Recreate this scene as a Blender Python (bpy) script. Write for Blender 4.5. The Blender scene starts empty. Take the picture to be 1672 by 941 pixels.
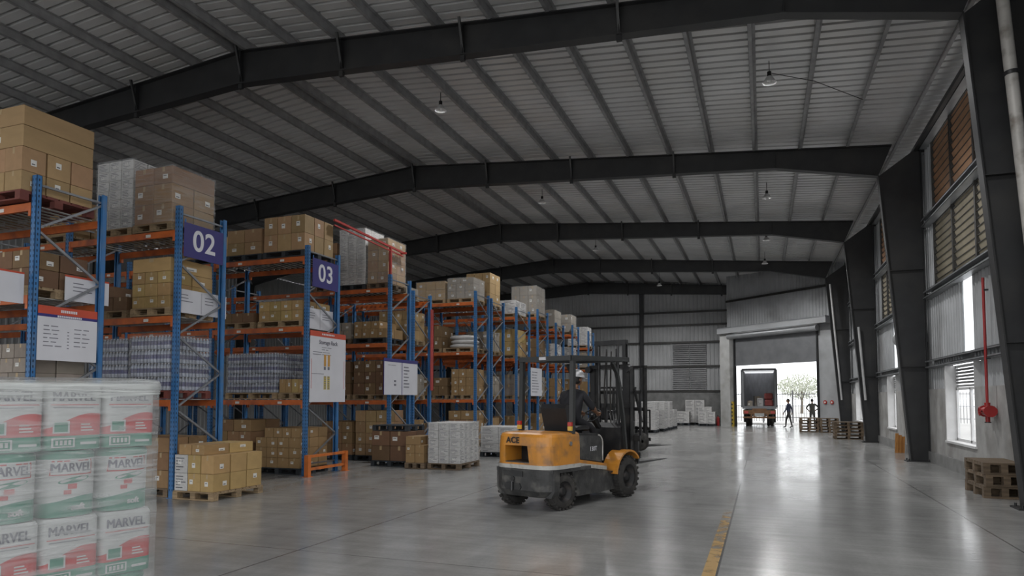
SKY = 2.6; EXPO = 0.06; LAMP = 700
import bpy, math, random
from mathutils import Vector, Matrix, Euler
random.seed(7)
R = math.radians
sc = bpy.context.scene
COL = sc.collection

# ------------------------------------------------------------------ materials
def _nodes(name):
    m = bpy.data.materials.new(name); m.use_nodes = True
    nt = m.node_tree
    return m, nt, nt.nodes, nt.links, nt.nodes['Principled BSDF']

def mat(name, col, rough=.6, metal=0., var=.12, scale=6., bump=0., bscale=40., rnd=0., hue=0., dirt=None, dscale=2., stretch=None, spec=.5):
    """procedural material: base colour broken up by noise, optional per-object variation, dirt patches and bump"""
    m, nt, N, L, b = _nodes(name)
    tc = N.new('ShaderNodeTexCoord'); src = tc.outputs['Object']
    if stretch:
        mp = N.new('ShaderNodeMapping'); mp.inputs['Scale'].default_value = stretch
        L.new(src, mp.inputs['Vector']); src = mp.outputs['Vector']
    nz = N.new('ShaderNodeTexNoise'); nz.inputs['Scale'].default_value = scale; nz.inputs['Detail'].default_value = 5
    L.new(src, nz.inputs['Vector'])
    hs = N.new('ShaderNodeHueSaturation'); hs.inputs['Color'].default_value = (*col, 1)
    mr = N.new('ShaderNodeMapRange'); mr.inputs[1].default_value = .3; mr.inputs[2].default_value = .7
    mr.inputs[3].default_value = 1 - var; mr.inputs[4].default_value = 1 + var
    L.new(nz.outputs['Fac'], mr.inputs[0])
    val = mr.outputs[0]
    if rnd or hue:
        oi = N.new('ShaderNodeObjectInfo')
        m2 = N.new('ShaderNodeMapRange'); m2.inputs[3].default_value = 1 - rnd; m2.inputs[4].default_value = 1 + rnd
        L.new(oi.outputs['Random'], m2.inputs[0])
        mu = N.new('ShaderNodeMath'); mu.operation = 'MULTIPLY'
        L.new(val, mu.inputs[0]); L.new(m2.outputs[0], mu.inputs[1]); val = mu.outputs[0]
        if hue:
            w = N.new('ShaderNodeTexWhiteNoise'); w.noise_dimensions = '1D'; L.new(oi.outputs['Random'], w.inputs['W'])
            m3 = N.new('ShaderNodeMapRange'); m3.inputs[3].default_value = .5 - hue; m3.inputs[4].default_value = .5 + hue
            L.new(w.outputs['Value'], m3.inputs[0]); L.new(m3.outputs[0], hs.inputs['Hue'])
    L.new(val, hs.inputs['Value'])
    out = hs.outputs['Color']
    if dirt:
        n2 = N.new('ShaderNodeTexNoise'); n2.inputs['Scale'].default_value = dscale; n2.inputs['Detail'].default_value = 8
        L.new(src, n2.inputs['Vector'])
        r2 = N.new('ShaderNodeMapRange'); r2.inputs[1].default_value = .5; r2.inputs[2].default_value = .72
        L.new(n2.outputs['Fac'], r2.inputs[0])
        mx = N.new('ShaderNodeMix'); mx.data_type = 'RGBA'; L.new(r2.outputs[0], mx.inputs[0])
        L.new(out, mx.inputs[6]); mx.inputs[7].default_value = (*dirt, 1); out = mx.outputs[2]
    L.new(out, b.inputs['Base Color'])
    b.inputs['Roughness'].default_value = rough; b.inputs['Metallic'].default_value = metal
    b.inputs['Specular IOR Level'].default_value = spec
    if bump:
        n3 = N.new('ShaderNodeTexNoise'); n3.inputs['Scale'].default_value = bscale; n3.inputs['Detail'].default_value = 4
        L.new(src, n3.inputs['Vector'])
        bp = N.new('ShaderNodeBump'); bp.inputs['Strength'].default_value = bump; bp.inputs['Distance'].default_value = .02
        L.new(n3.outputs['Fac'], bp.inputs['Height']); L.new(bp.outputs[0], b.inputs['Normal'])
    return m

M = {}
M['steel_dark'] = mat('dark painted steel', (.022, .0225, .024), .45, .0, .2, 3, dirt=(.036, .035, .034), dscale=1.2)
M['purlin'] = mat('galvanised purlin', (.30, .30, .305), .45, .25, .2, 4)
M['roof'] = mat('galvanised roof sheet', (.72, .72, .725), .36, .28, .12, .7, dirt=(.60, .58, .56), dscale=.35)
M['clad'] = mat('grey wall cladding', (.44, .45, .46), .5, .2, .1, .8, dirt=(.27, .27, .27), dscale=.6)
M['clad_far'] = mat('grey far cladding', (.44, .445, .45), .6, .05, .12, .8)
M['girt'] = mat('galvanised girt', (.30, .31, .32), .4, .5, .15, 3)
M['plaster'] = mat('stained plaster', (.34, .335, .325), .85, 0, .18, 2.5, .1, 25, dirt=(.20, .19, .175), dscale=1.1)
M['plinth'] = mat('grey kerb', (.22, .22, .215), .85, 0, .2, 3, .2, 30)
M['white_wall'] = mat('painted white column', (.50, .50, .49), .7, 0, .1, 2, dirt=(.36, .35, .33), dscale=1.4)
M['white_frame'] = mat('white window frame', (.62, .62, .62), .5, 0, .08, 4)
M['louvre_hi'] = mat('orange brown louvre', (.42, .25, .15), .55, 0, .2, 1.5, rnd=.12)
M['louvre_lo'] = mat('khaki louvre', (.36, .32, .24), .55, 0, .2, 1.5, rnd=.12)
M['louvre_far'] = mat('grey louvre', (.28, .28, .285), .6, .1, .15, 1.5)
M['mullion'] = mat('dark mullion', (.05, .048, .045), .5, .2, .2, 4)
M['shutter'] = mat('shutter steel', (.24, .245, .255), .45, .35, .12, 2)
M['drum'] = mat('shutter drum', (.40, .41, .42), .4, .5, .1, 2)
M['yellow'] = mat('yellow paint', (.55, .40, .06), .6, 0, .2, 6)
M['black'] = mat('black paint', (.012, .012, .013), .5, 0, .2, 6)
M['rack_blue'] = mat('rack blue', (.035, .15, .36), .45, 0, .16, 3, dirt=(.10, .17, .28), dscale=4)
M['rack_slot'] = mat('upright slots', (.01, .03, .07), .7, 0, .1, 3)
M['rack_orange'] = mat('rack orange', (.50, .115, .022), .48, 0, .2, 4, rnd=.15, dirt=(.24, .06, .03), dscale=3)
M['rack_red'] = mat('rack red', (.36, .035, .03), .5, 0, .2, 4)
M['brace'] = mat('zinc brace', (.26, .27, .29), .4, .6, .15, 5)
M['deck'] = mat('deck bars', (.42, .42, .40), .5, .3, .15, 5)
M['guard'] = mat('guard orange', (.62, .17, .035), .45, 0, .14, 5, dirt=(.32, .10, .04), dscale=5)
M['pal_wood'] = mat('pallet wood', (.30, .215, .125), .8, 0, .3, 5, .15, 30, rnd=.2, stretch=(1, 6, 6))
M['pal_grey'] = mat('weathered pallet wood', (.16, .115, .075), .85, 0, .3, 5, .2, 30, rnd=.25, stretch=(1, 6, 6))
M['pal_red'] = mat('red pallet', (.16, .045, .035), .7, 0, .25, 5, rnd=.15)
M['pal_dark'] = mat('dark pallet', (.025, .03, .036), .6, 0, .2, 5, rnd=.2)
for key, c in dict(kraft=(.27, .160, .078), tan=(.345, .220, .112), dark=(.155, .090, .046), yellowish=(.38, .255, .105), grey=(.25, .215, .18)).items():
    M['box_' + key] = mat(key + ' carton board', c, .75, 0, .08, 3, rnd=.16, hue=.012)
M['box_white'] = mat('white printed carton', (.52, .51, .50), .6, 0, .10, 8, rnd=.1)
M['tape'] = mat('carton tape', (.40, .29, .16), .35, 0, .06, 8)
M['label'] = mat('paper label', (.68, .67, .64), .6, 0, .05, 8)
M['label_ink'] = mat('label ink', (.10, .10, .11), .7, 0, .05, 8)
M['sign_navy'] = mat('navy sign', (.035, .03, .17), .4, 0, .06, 3)
M['sign_white'] = mat('sign white', (.62, .62, .66), .45, 0, .04, 3)
M['sign_letter'] = mat('sign lettering', (.66, .66, .70), .45, 0, .02, 3)
M['sign_red'] = mat('sign red', (.50, .07, .035), .45, 0, .06, 3)
M['ink'] = mat('grey print', (.16, .16, .19), .6, 0, .05, 3)
M['ink_yellow'] = mat('yellow print', (.50, .40, .10), .6, 0, .05, 3)
M['ink_orange'] = mat('orange print', (.50, .27, .06), .6, 0, .05, 3)
M['rubber'] = mat('tyre rubber', (.035, .033, .031), .8, 0, .3, 9, .3, 60, dirt=(.075, .07, .063), dscale=6)
M['rim'] = mat('wheel rim', (.02, .02, .021), .6, .1, .3, 9, dirt=(.06, .05, .045), dscale=8)
M['fl_orange'] = mat('forklift orange', (.60, .25, .035), .38, 0, .10, 3, dirt=(.30, .15, .06), dscale=4.5)
M['fl_dark'] = mat('forklift charcoal', (.045, .045, .045), .5, 0, .35, 6, .3, 18, dirt=(.13, .125, .115), dscale=5)
M['fl_black'] = mat('forklift black', (.018, .018, .019), .45, 0, .25, 5, dirt=(.04, .038, .036), dscale=5)
M['fl_white'] = mat('stripe white', (.50, .49, .46), .5, 0, .1, 6, dirt=(.25, .24, .22), dscale=7)
M['fl_guard'] = mat('guard charcoal', (.028, .030, .030), .4, 0, .15, 5)
M['fl_cyl'] = mat('cylinder chrome', (.55, .55, .56), .2, .9, .05, 5)
M['fork_steel'] = mat('fork steel', (.07, .07, .072), .45, .5, .2, 5)
M['vinyl'] = mat('seat vinyl', (.022, .022, .024), .5, 0, .15, 8)
M['lamp_red'] = mat('tail lens red', (.45, .03, .02), .25, 0, .05, 8)
M['lamp_amber'] = mat('tail lens amber', (.70, .42, .06), .25, 0, .05, 8)
M['skin'] = mat('skin', (.30, .16, .095), .55, 0, .06, 12)
M['hair'] = mat('hair', (.012, .010, .009), .6, 0, .1, 30)
M['shirt_black'] = mat('black shirt', (.018, .018, .022), .8, 0, .15, 10)
M['shirt_navy'] = mat('navy shirt', (.045, .055, .10), .8, 0, .15, 10)
M['shirt_olive'] = mat('olive shirt', (.10, .10, .085), .8, 0, .15, 10)
M['shirt_red'] = mat('dull red shirt', (.22, .05, .045), .8, 0, .15, 10)
M['trousers'] = mat('dark trousers', (.045, .042, .042), .8, 0, .15, 10)
M['trousers_grey'] = mat('grey trousers', (.11, .105, .10), .8, 0, .15, 10)
M['shoe'] = mat('dark shoe', (.012, .012, .012), .6, 0, .1, 10)
M['helmet'] = mat('white helmet', (.66, .66, .67), .3, 0, .04, 10)
M['pipe_grey'] = mat('grey downpipe', (.52, .50, .47), .5, .1, .15, 3, dirt=(.24, .21, .18), dscale=4)
M['pipe_white'] = mat('white downpipe', (.50, .50, .50), .5, 0, .1, 3)
M['fire_red'] = mat('fire red', (.36, .025, .025), .4, 0, .12, 5)
M['wood_yellow'] = mat('yellow timber', (.45, .20, .05), .65, 0, .2, 5, stretch=(6, 6, 1))
M['blue_tarp'] = mat('blue sheet', (.12, .20, .36), .45, 0, .25, 8)
M['truck_body'] = mat('truck box', (.20, .205, .215), .5, .1, .12, 2)
M['truck_in'] = mat('truck interior', (.20, .20, .215), .7, 0, .15, 2, stretch=(4, 4, 1))
M['truck_frame'] = mat('truck chassis brown', (.20, .10, .045), .6, 0, .25, 5)
M['plate'] = mat('number plate', (.42, .43, .42), .5, 0, .05, 5)
M['fence'] = mat('fence grey', (.20, .20, .21), .5, .2, .1, 5)
M['bark'] = mat('bark', (.11, .085, .06), .9, 0, .2, 8)
M['leaf'] = mat('hazed foliage', (.36, .38, .31), .8, 0, .25, 3, rnd=.2)  # leaf colour paled towards grey to carry the distance haze
M['bottle'] = mat('bottle plastic', (.34, .37, .44), .16, 0, .3, 9, rnd=.18)
M['bottle_dark'] = mat('bottle label', (.05, .05, .14), .3, 0, .2, 9, rnd=.2)
M['bottle_cap'] = mat('bottle caps', (.55, .55, .58), .4, 0, .2, 30)
M['pack_green'] = mat('pack green', (.035, .17, .115), .35, 0, .15, 6)
M['pack_white'] = mat('pack white', (.39, .40, .395), .35, 0, .05, 6)
M['pack_red'] = mat('pack red', (.36, .022, .024), .35, 0, .12, 6)
M['pack_grey'] = mat('pack lettering', (.10, .10, .13), .4, 0, .1, 6)
M['lamp_white'] = mat('lamp reflector', (.70, .70, .70), .35, 0, .05, 6)

def film(name, alpha, streak, col=(.72, .73, .74), stretch=(1.2, 1.2, 14)):
    m, nt, N, L, b = _nodes(name)
    tc = N.new('ShaderNodeTexCoord'); mp = N.new('ShaderNodeMapping'); mp.inputs['Scale'].default_value = stretch
    L.new(tc.outputs['Object'], mp.inputs['Vector'])
    nz = N.new('ShaderNodeTexNoise'); nz.inputs['Scale'].default_value = 2.2; nz.inputs['Detail'].default_value = 6; nz.inputs['Distortion'].default_value = 1.2
    L.new(mp.outputs[0], nz.inputs['Vector'])
    mr = N.new('ShaderNodeMapRange'); mr.inputs[1].default_value = .35; mr.inputs[2].default_value = .72
    mr.inputs[3].default_value = alpha - streak; mr.inputs[4].default_value = alpha + streak
    L.new(nz.outputs['Fac'], mr.inputs[0]); L.new(mr.outputs[0], b.inputs['Alpha'])
    b.inputs['Base Color'].default_value = (*col, 1); b.inputs['Roughness'].default_value = .22
    bp = N.new('ShaderNodeBump'); bp.inputs['Strength'].default_value = .55; bp.inputs['Distance'].default_value = .03
    L.new(nz.outputs['Fac'], bp.inputs['Height']); L.new(bp.outputs[0], b.inputs['Normal'])
    return m
M['film'] = film('stretch film', .17, .13)
M['film_heavy'] = film('layered stretch film', .36, .16, (.50, .51, .51), stretch=(.8, .8, 9))
M['film_top'] = film('bunched stretch film', .50, .28, (.55, .57, .56), (.5, .5, 16))
def glass(name):
    m, nt, N, L, b = _nodes(name)
    b.inputs['Base Color'].default_value = (.9, .92, .95, 1); b.inputs['Roughness'].default_value = .05
    b.inputs['Alpha'].default_value = .18
    return m
M['glass'] = glass('window glass')
def frosted(name):
    m, nt, N, L, b = _nodes(name)
    tr = N.new('ShaderNodeBsdfTranslucent'); tr.inputs['Color'].default_value = (.95, .96, .97, 1)
    mx = N.new('ShaderNodeMixShader'); mx.inputs[0].default_value = .8
    b.inputs['Base Color'].default_value = (.9, .9, .9, 1); b.inputs['Roughness'].default_value = .4
    L.new(b.outputs[0], mx.inputs[1]); L.new(tr.outputs[0], mx.inputs[2])
    L.new(mx.outputs[0], N['Material Output'].inputs['Surface'])
    return m
M['rooflight'] = frosted('translucent sheet')

def floor_mat():
    m, nt, N, L, b = _nodes('trowelled concrete')
    tc = N.new('ShaderNodeTexCoord'); P = tc.outputs['Object']
    def noise(scale, detail=6, stretch=None, dist=0):
        s = P
        if stretch:
            mp = N.new('ShaderNodeMapping'); mp.inputs['Scale'].default_value = stretch; L.new(P, mp.inputs['Vector']); s = mp.outputs[0]
        n = N.new('ShaderNodeTexNoise'); n.inputs['Scale'].default_value = scale; n.inputs['Detail'].default_value = detail
        n.inputs['Distortion'].default_value = dist; L.new(s, n.inputs['Vector']); return n.outputs['Fac']
    def rng(v, a, b_, c, d):
        r = N.new('ShaderNodeMapRange'); r.inputs[1].default_value = a; r.inputs[2].default_value = b_
        r.inputs[3].default_value = c; r.inputs[4].default_value = d; L.new(v, r.inputs[0]); return r.outputs[0]
    def mul(a, b_):
        q = N.new('ShaderNodeMath'); q.operation = 'MULTIPLY'; L.new(a, q.inputs[0]); L.new(b_, q.inputs[1]); return q.outputs[0]
    big = rng(noise(.35), .3, .7, .80, 1.14)
    mid = rng(noise(2.2, 8, (1, .45, 1), .6), .3, .7, .86, 1.10)
    fine = rng(noise(26, 4), .3, .7, .95, 1.05)
    streak = rng(noise(3.2, 6, (.22, 2.2, 1), .4), .32, .68, .90, 1.08)
    v = mul(mul(mul(big, mid), fine), streak)
    sx = N.new('ShaderNodeSeparateXYZ'); L.new(P, sx.inputs[0])
    for x in (-4.79, -.44, 2.6):      # saw-cut slab joints along the hall
        a = N.new('ShaderNodeMath'); a.operation = 'SUBTRACT'; L.new(sx.outputs['X'], a.inputs[0]); a.inputs[1].default_value = x
        c = N.new('ShaderNodeMath'); c.operation = 'ABSOLUTE'; L.new(a.outputs[0], c.inputs[0])
        v = mul(v, rng(c.outputs[0], .006, .016, .35, 1))
    md = N.new('ShaderNodeMath'); md.operation = 'PINGPONG'; L.new(sx.outputs['Y'], md.inputs[0]); md.inputs[1].default_value = 3.1
    v = mul(v, rng(md.outputs[0], .005, .014, .55, 1))
    hs = N.new('ShaderNodeHueSaturation'); hs.inputs['Color'].default_value = (.31, .31, .302, 1); L.new(v, hs.inputs['Value'])
    L.new(hs.outputs[0], b.inputs['Base Color'])
    rg = rng(noise(1.1, 4, (1, .35, 1)), .3, .7, .15, .25)
    L.new(rg, b.inputs['Roughness'])
    bp = N.new('ShaderNodeBump'); bp.inputs['Strength'].default_value = .11; bp.inputs['Distance'].default_value = .02
    L.new(noise(8, 5, (.45, 1.8, 1), .5), bp.inputs['Height']); L.new(bp.outputs[0], b.inputs['Normal'])
    return m
M['floor'] = floor_mat()
def line_mat():
    """worn yellow line: bare concrete shows through"""
    m, nt, N, L, b = _nodes('worn yellow line')
    tc = N.new('ShaderNodeTexCoord'); nz = N.new('ShaderNodeTexNoise'); nz.inputs['Scale'].default_value = 7; nz.inputs['Detail'].default_value = 8
    L.new(tc.outputs['Object'], nz.inputs['Vector'])
    sx = N.new('ShaderNodeSeparateXYZ'); L.new(tc.outputs['Object'], sx.inputs[0])
    r = N.new('ShaderNodeMapRange'); r.inputs[1].default_value = 6.0; r.inputs[2].default_value = 13.; r.inputs[3].default_value = .24; r.inputs[4].default_value = -.35
    L.new(sx.outputs['Y'], r.inputs[0])
    ad = N.new('ShaderNodeMath'); L.new(nz.outputs['Fac'], ad.inputs[0]); L.new(r.outputs[0], ad.inputs[1])
    r2 = N.new('ShaderNodeMapRange'); r2.inputs[1].default_value = .38; r2.inputs[2].default_value = .62; r2.inputs[4].default_value = .85
    L.new(ad.outputs[0], r2.inputs[0]); L.new(r2.outputs[0], b.inputs['Alpha'])
    b.inputs['Base Color'].default_value = (.42, .25, .06, 1); b.inputs['Roughness'].default_value = .55
    return m
M['line'] = line_mat()
M['ground'] = mat('yard concrete', (.42, .42, .41), .85, 0, .12, .6)

# ------------------------------------------------------------------ mesh builder
class MB:
    def __init__(s): s.v = []; s.f = []; s.m = []; s.mats = []; s.sm = []
    def mi(s, m):
        if m not in s.mats: s.mats.append(m)
        return s.mats.index(m)
    def add(s, vs, fs, m, smooth=False):
        o = len(s.v); i = s.mi(m)
        s.v += [tuple(v) for v in vs]
        for f in fs: s.f.append(tuple(a + o for a in f)); s.m.append(i); s.sm.append(smooth)
        return s
    def box(s, lo, hi, m, mx=None):
        x0, y0, z0 = lo; x1, y1, z1 = hi
        vs = [(x0,y0,z0),(x1,y0,z0),(x1,y1,z0),(x0,y1,z0),(x0,y0,z1),(x1,y0,z1),(x1,y1,z1),(x0,y1,z1)]
        if mx: vs = [mx @ Vector(v) for v in vs]
        return s.add(vs, [(0,3,2,1),(4,5,6,7),(0,1,5,4),(1,2,6,5),(2,3,7,6),(3,0,4,7)], m)
    def bbox(s, lo, hi, m, r=.01, mx=None):
        """box with chamfered edges"""
        x0, y0, z0 = lo; x1, y1, z1 = hi; vs = []
        for (x, sx) in ((x0, 1), (x1, -1)):
            for (y, sy) in ((y0, 1), (y1, -1)):
                for (z, sz) in ((z0, 1), (z1, -1)):
                    vs += [(x + r*sx, y, z), (x, y + r*sy, z), (x, y, z + r*sz)]
        pts = [Vector(v) for v in vs]
        if mx: pts = [mx @ p for p in pts]
        import bmesh
        bm = bmesh.new()
        for (x, sx) in ((x0, 1), (x1, -1)):
            for (y, sy) in ((y0, 1), (y1, -1)):
                for (z, sz) in ((z0, 1), (z1, -1)):
                    for q in ((x, y + r*sy, z + r*sz), (x + r*sx, y, z + r*sz), (x + r*sx, y + r*sy, z)):
                        bm.verts.new(mx @ Vector(q) if mx else q)
        bmesh.ops.convex_hull(bm, input=bm.verts[:])
        bmesh.ops.dissolve_limit(bm, angle_limit=.01, verts=bm.verts[:], edges=bm.edges[:])
        bm.verts.index_update()
        s.add([v.co[:] for v in bm.verts], [[v.index for v in f.verts] for f in bm.faces], m); bm.free()
        return s
    def bar(s, p, q, w, h, m, up=(0, 0, 1)):
        """rectangular bar from p to q, w across, h along up"""
        p, q = Vector(p), Vector(q); d = (q - p).normalized(); u = Vector(up)
        if abs(d.dot(u)) > .98: u = Vector((1, 0, 0))
        r = d.cross(u).normalized(); u = r.cross(d)
        vs = [c + r*a*w/2 + u*b*h/2 for c in (p, q) for a, b in ((-1,-1),(1,-1),(1,1),(-1,1))]
        return s.add(vs, [(0,1,2,3),(7,6,5,4),(0,4,5,1),(1,5,6,2),(2,6,7,3),(3,7,4,0)], m)
    def cyl(s, p, q, r, m, n=12, r2=None, cap=True, smooth=True):
        p, q = Vector(p), Vector(q); d = (q - p).normalized(); r2 = r if r2 is None else r2
        u = Vector((0,0,1)) if abs(d.z) < .95 else Vector((1,0,0))
        a = d.cross(u).normalized(); b = a.cross(d)
        vs = []
        for c, rr in ((p, r), (q, r2)):
            for k in range(n):
                t = 2*math.pi*k/n; vs.append(c + (a*math.cos(t) + b*math.sin(t))*rr)
        s.add(vs, [(k, k+n, (k+1) % n + n, (k+1) % n) for k in range(n)], m, smooth)
        if cap: s.add(vs, [tuple(range(n)), tuple(reversed(range(n, 2*n)))], m)
        return s
    def tube(s, pts, r, m, n=8):
        for a, b in zip(pts, pts[1:]): s.cyl(a, b, r, m, n)
        return s
    def lathe(s, prof, m, n=16, c=(0,0,0), ax='z', smooth=True):
        """prof: (radius, height) list, turned about an axis through c"""
        vs = []
        for r, h in prof:
            for k in range(n):
                t = 2*math.pi*k/n; a, b = r*math.cos(t), r*math.sin(t)
                v = (a, b, h) if ax == 'z' else ((h, a, b) if ax == 'x' else (b, h, a))
                vs.append((v[0]+c[0], v[1]+c[1], v[2]+c[2]))
        fs = []
        for j in range(len(prof)-1):
            for k in range(n): fs.append((j*n+k, j*n+(k+1) % n, (j+1)*n+(k+1) % n, (j+1)*n+k))
        return s.add(vs, fs, m, smooth)
    def prism(s, poly, a, b, m, plane='xz', smooth=False):
        """extrude a 2-D outline: plane xz along y, yz along x, xy along z"""
        def P(u, v, w): return (u, w, v) if plane == 'xz' else ((w, u, v) if plane == 'yz' else (u, v, w))
        n = len(poly)
        vs = [P(u, v, a) for u, v in poly] + [P(u, v, b) for u, v in poly]
        s.add(vs, [(k, (k+1) % n, (k+1) % n + n, k + n) for k in range(n)], m, smooth)
        return s.add(vs, [tuple(reversed(range(n))), tuple(range(n, 2*n))], m)
    def xf(s, mx):
        s.v = [tuple(mx @ Vector(v)) for v in s.v]; return s
    def mesh(s, name):
        me = bpy.data.meshes.new(name); me.from_pydata(s.v, [], s.f)
        for m in s.mats: me.materials.append(M[m])
        me.polygons.foreach_set('material_index', s.m); me.polygons.foreach_set('use_smooth', s.sm)
        import bmesh
        bm = bmesh.new(); bm.from_mesh(me); bmesh.ops.recalc_face_normals(bm, faces=bm.faces[:]); bm.to_mesh(me); bm.free()
        me.update(); return me
    def build(s, name, parent=None, loc=(0,0,0), rz=0):
        return obj(name, s.mesh(name), parent, loc, rz)

def obj(name, data, parent=None, loc=(0,0,0), rz=0, scale=None):
    o = bpy.data.objects.new(name, data); COL.objects.link(o)
    o.location = loc; o.rotation_euler = (0, 0, rz)
    if scale: o.scale = scale
    if parent: o.parent = parent
    return o
def tag(o, label, cat, group=None, kind=None):
    o['label'] = label; o['category'] = cat
    if group: o['group'] = group
    if kind: o['kind'] = kind
    return o
def thing(name, label, cat, loc=(0,0,0), rz=0, group=None, kind=None):
    return tag(obj(name, None, None, loc, rz), label, cat, group, kind)
def struct(mb, name, label, cat='building', group=None, loc=(0,0,0), rz=0):
    return tag(mb.build(name, None, loc, rz), label, cat, group, 'structure')
def text_mesh(body, size, m, depth=.004, bold=0., spacing=1., name='lettering', align='CENTER'):
    cu = bpy.data.curves.new(name, 'FONT'); cu.body = body; cu.size = size; cu.extrude = depth/2
    cu.align_x = align; cu.align_y = 'CENTER'; cu.offset = bold; cu.space_character = spacing
    o = bpy.data.objects.new('tmp_text', cu); COL.objects.link(o)
    dg = bpy.context.evaluated_depsgraph_get(); dg.update()
    me = bpy.data.meshes.new_from_object(o.evaluated_get(dg)); me.name = name
    me.materials.clear(); me.materials.append(M[m])
    bpy.data.objects.remove(o); bpy.data.curves.remove(cu)
    return me
ORD = ['first', 'second', 'third', 'fourth', 'fifth', 'sixth', 'seventh', 'eighth', 'ninth', 'tenth', 'eleventh', 'twelfth', 'thirteenth', 'fourteenth',
       'fifteenth', 'sixteenth', 'seventeenth', 'eighteenth', 'nineteenth', 'twentieth', 'twenty-first', 'twenty-second', 'twenty-third', 'twenty-fourth', 'twenty-fifth', 'twenty-sixth', 'twenty-seventh', 'twenty-eighth', 'twenty-ninth', 'thirtieth']

# ------------------------------------------------------------------ camera
cam = bpy.data.cameras.new('camera'); camo = bpy.data.objects.new('camera', cam); COL.objects.link(camo)
F, CX, CY, PIT, YAW = 1104.6, 836., 595.4, .051, .355
cam.sensor_width = 36; cam.lens = 36*F/1672; cam.shift_y = (CY - 470.5)/1672; cam.clip_end = 400; cam.clip_start = .05
camo.location = (0, 0, 1.65); camo.rotation_euler = (math.pi/2 + PIT, 0, YAW)
sc.camera = camo
# ------------------------------------------------------------------ the hall shell
RX, RZ, SL = -11.25, 9.74, .0813            # ridge line and roof slope
FY = [12.28 + 8.34*k for k in range(-2, 5)]   # portal frames, the first two behind or beside the camera
def roofz(x): return RZ - SL*abs(x - RX)
XL, XR = -26.6, 4.28
YB, YF = -7., 46.

struct(MB().box((XL - .5, YB - 3, -.2), (6.5, 46.2, 0), 'floor'), 'floor', 'grey trowelled concrete floor of the warehouse with saw-cut joints', 'floor')
struct(MB().box((-.57, 4.2, .001), (-.45, 13.5, .003), 'line'), 'floor_marking', 'worn yellow line painted along the concrete floor', 'floor line')

def corrugated(mb, a0, a1, pos, m, pitch=.25, depth=.035, narrow=False):
    """trapezoid-ribbed strip; pos(a, d) -> the two edge points at running distance a with rib depth d"""
    vs = []; a = a0; seq = ((0, 0), (.62, 0), (.67, 1), (.88, 1), (.93, 0)) if narrow else ((0, 0), (.30, 0), (.40, 1), (.60, 1), (.70, 0))
    prev = None; k = 0
    stops = []
    while a < a1:
        for t, d in seq:
            aa = a + t*pitch
            if aa < a1: stops.append((aa, d*depth))
        a += pitch
    stops.append((a1, 0))
    for aa, d in stops: vs += list(pos(aa, d))
    fs = [(2*i, 2*i+1, 2*i+3, 2*i+2) for i in range(len(stops)-1)]
    mb.add(vs, fs, m)

mb = MB()
corrugated(mb, YB, YF, lambda a, d: ((RX, a, roofz(RX) + .2 + d), (XR + .1, a, roofz(XR + .1) + .2 + d)), 'roof', .29, .11, True)
corrugated(mb, YB, YF, lambda a, d: ((RX, a, roofz(RX) + .2 + d), (XL - .1, a, roofz(XL - .1) + .2 + d)), 'roof', .29, .11, True)
struct(mb, 'ceiling', 'ribbed galvanised roof sheeting over the hall', 'ceiling')

def isect(mb, inner, outer, y, m, w=.24, t=.022):
    """tapered I-section in the XZ plane at y: inner and outer flange lines joined by a web"""
    for line in (inner, outer):
        for (x0, z0), (x1, z1) in zip(line, line[1:]): mb.bar((x0, y, z0), (x1, y, z1), w, t, m, up=(-(z1-z0), 0, x1-x0))
    poly = list(inner) + list(reversed(outer))
    mb.prism(poly, y - .006, y + .006, m)
def stiff(mb, x, z0, z1, y, m, w=.22): mb.box((x - .006, y - w/2, z0), (x + .006, y + w/2, z1), m)
KN = (3.06, 7.74); HA = (.45, 8.27); RB = (RX, 8.97)
def mirr(p): return (2*RX - p[0], p[1])
for k, y in enumerate(FY):
    if k < 1: continue
    seen = k >= 2
    nm = ORD[k-2] if seen else None
    # right and left columns
    for side in (0, 1):
        mb = MB()
        inner = [(3.64, .02), KN]; outer = [(4.08, .02), (4.08, roofz(4.08) - .02)]
        if side: inner = [mirr(p) for p in inner]; outer = [mirr(p) for p in outer]
        isect(mb, inner, outer, y, 'steel_dark')
        for z in (2.5, 5.1):
            xi = 3.64 - .58*z/7.74; a, b = (xi, 4.08) if not side else (2*RX - 4.08, 2*RX - xi)
            mb.box((a, y - .11, z), (b, y + .11, z + .012), 'steel_dark')
        a, b = (3.52, 4.12) if not side else (2*RX - 4.12, 2*RX - 3.52)
        mb.box((a, y - .2, 0), (b, y + .2, .025), 'steel_dark')
        for bx in (a + .06, b - .06):
            for by in (-.15, .15): mb.cyl((bx, y + by, .025), (bx, y + by, .07), .018, 'steel_dark', 6)
        if side == 1 and k < 2: continue
        lab = f'{nm if seen else "nearest"} tapered dark steel column along the {"window wall" if not side else "far left wall behind the racks"}'
        struct(mb, 'steel_column', lab, 'column', 'steel portal columns')
    mb = MB()
    inner = [KN, HA, RB, mirr(HA), mirr(KN)]
    outer = [(3.4, roofz(3.4)), (RX, roofz(RX)), mirr((3.4, roofz(3.4)))]
    isect(mb, inner, outer, y, 'steel_dark')
    for (x, z) in ((.45, 8.27), (RX, 8.97), (-5.6, 8.63), (-2.4, 8.44), (-8.5, 8.8), (-14.5, 8.77), (-18, 8.56)):
        stiff(mb, x, z, roofz(x), y, 'steel_dark')
        if x < -1: mb.bar((x, y - .25, roofz(x) + .05), (x, y - .02, z + .02), .05, .05, 'steel_dark'); mb.box((x - .05, y - .09, z - .12), (x + .05, y - .02, z + .02), 'steel_dark')
    struct(mb, 'roof_rafter', f'{nm if seen else "nearest"} dark steel rafter spanning the hall roof from the camera', 'roof beam', 'steel portal rafters')

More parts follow.
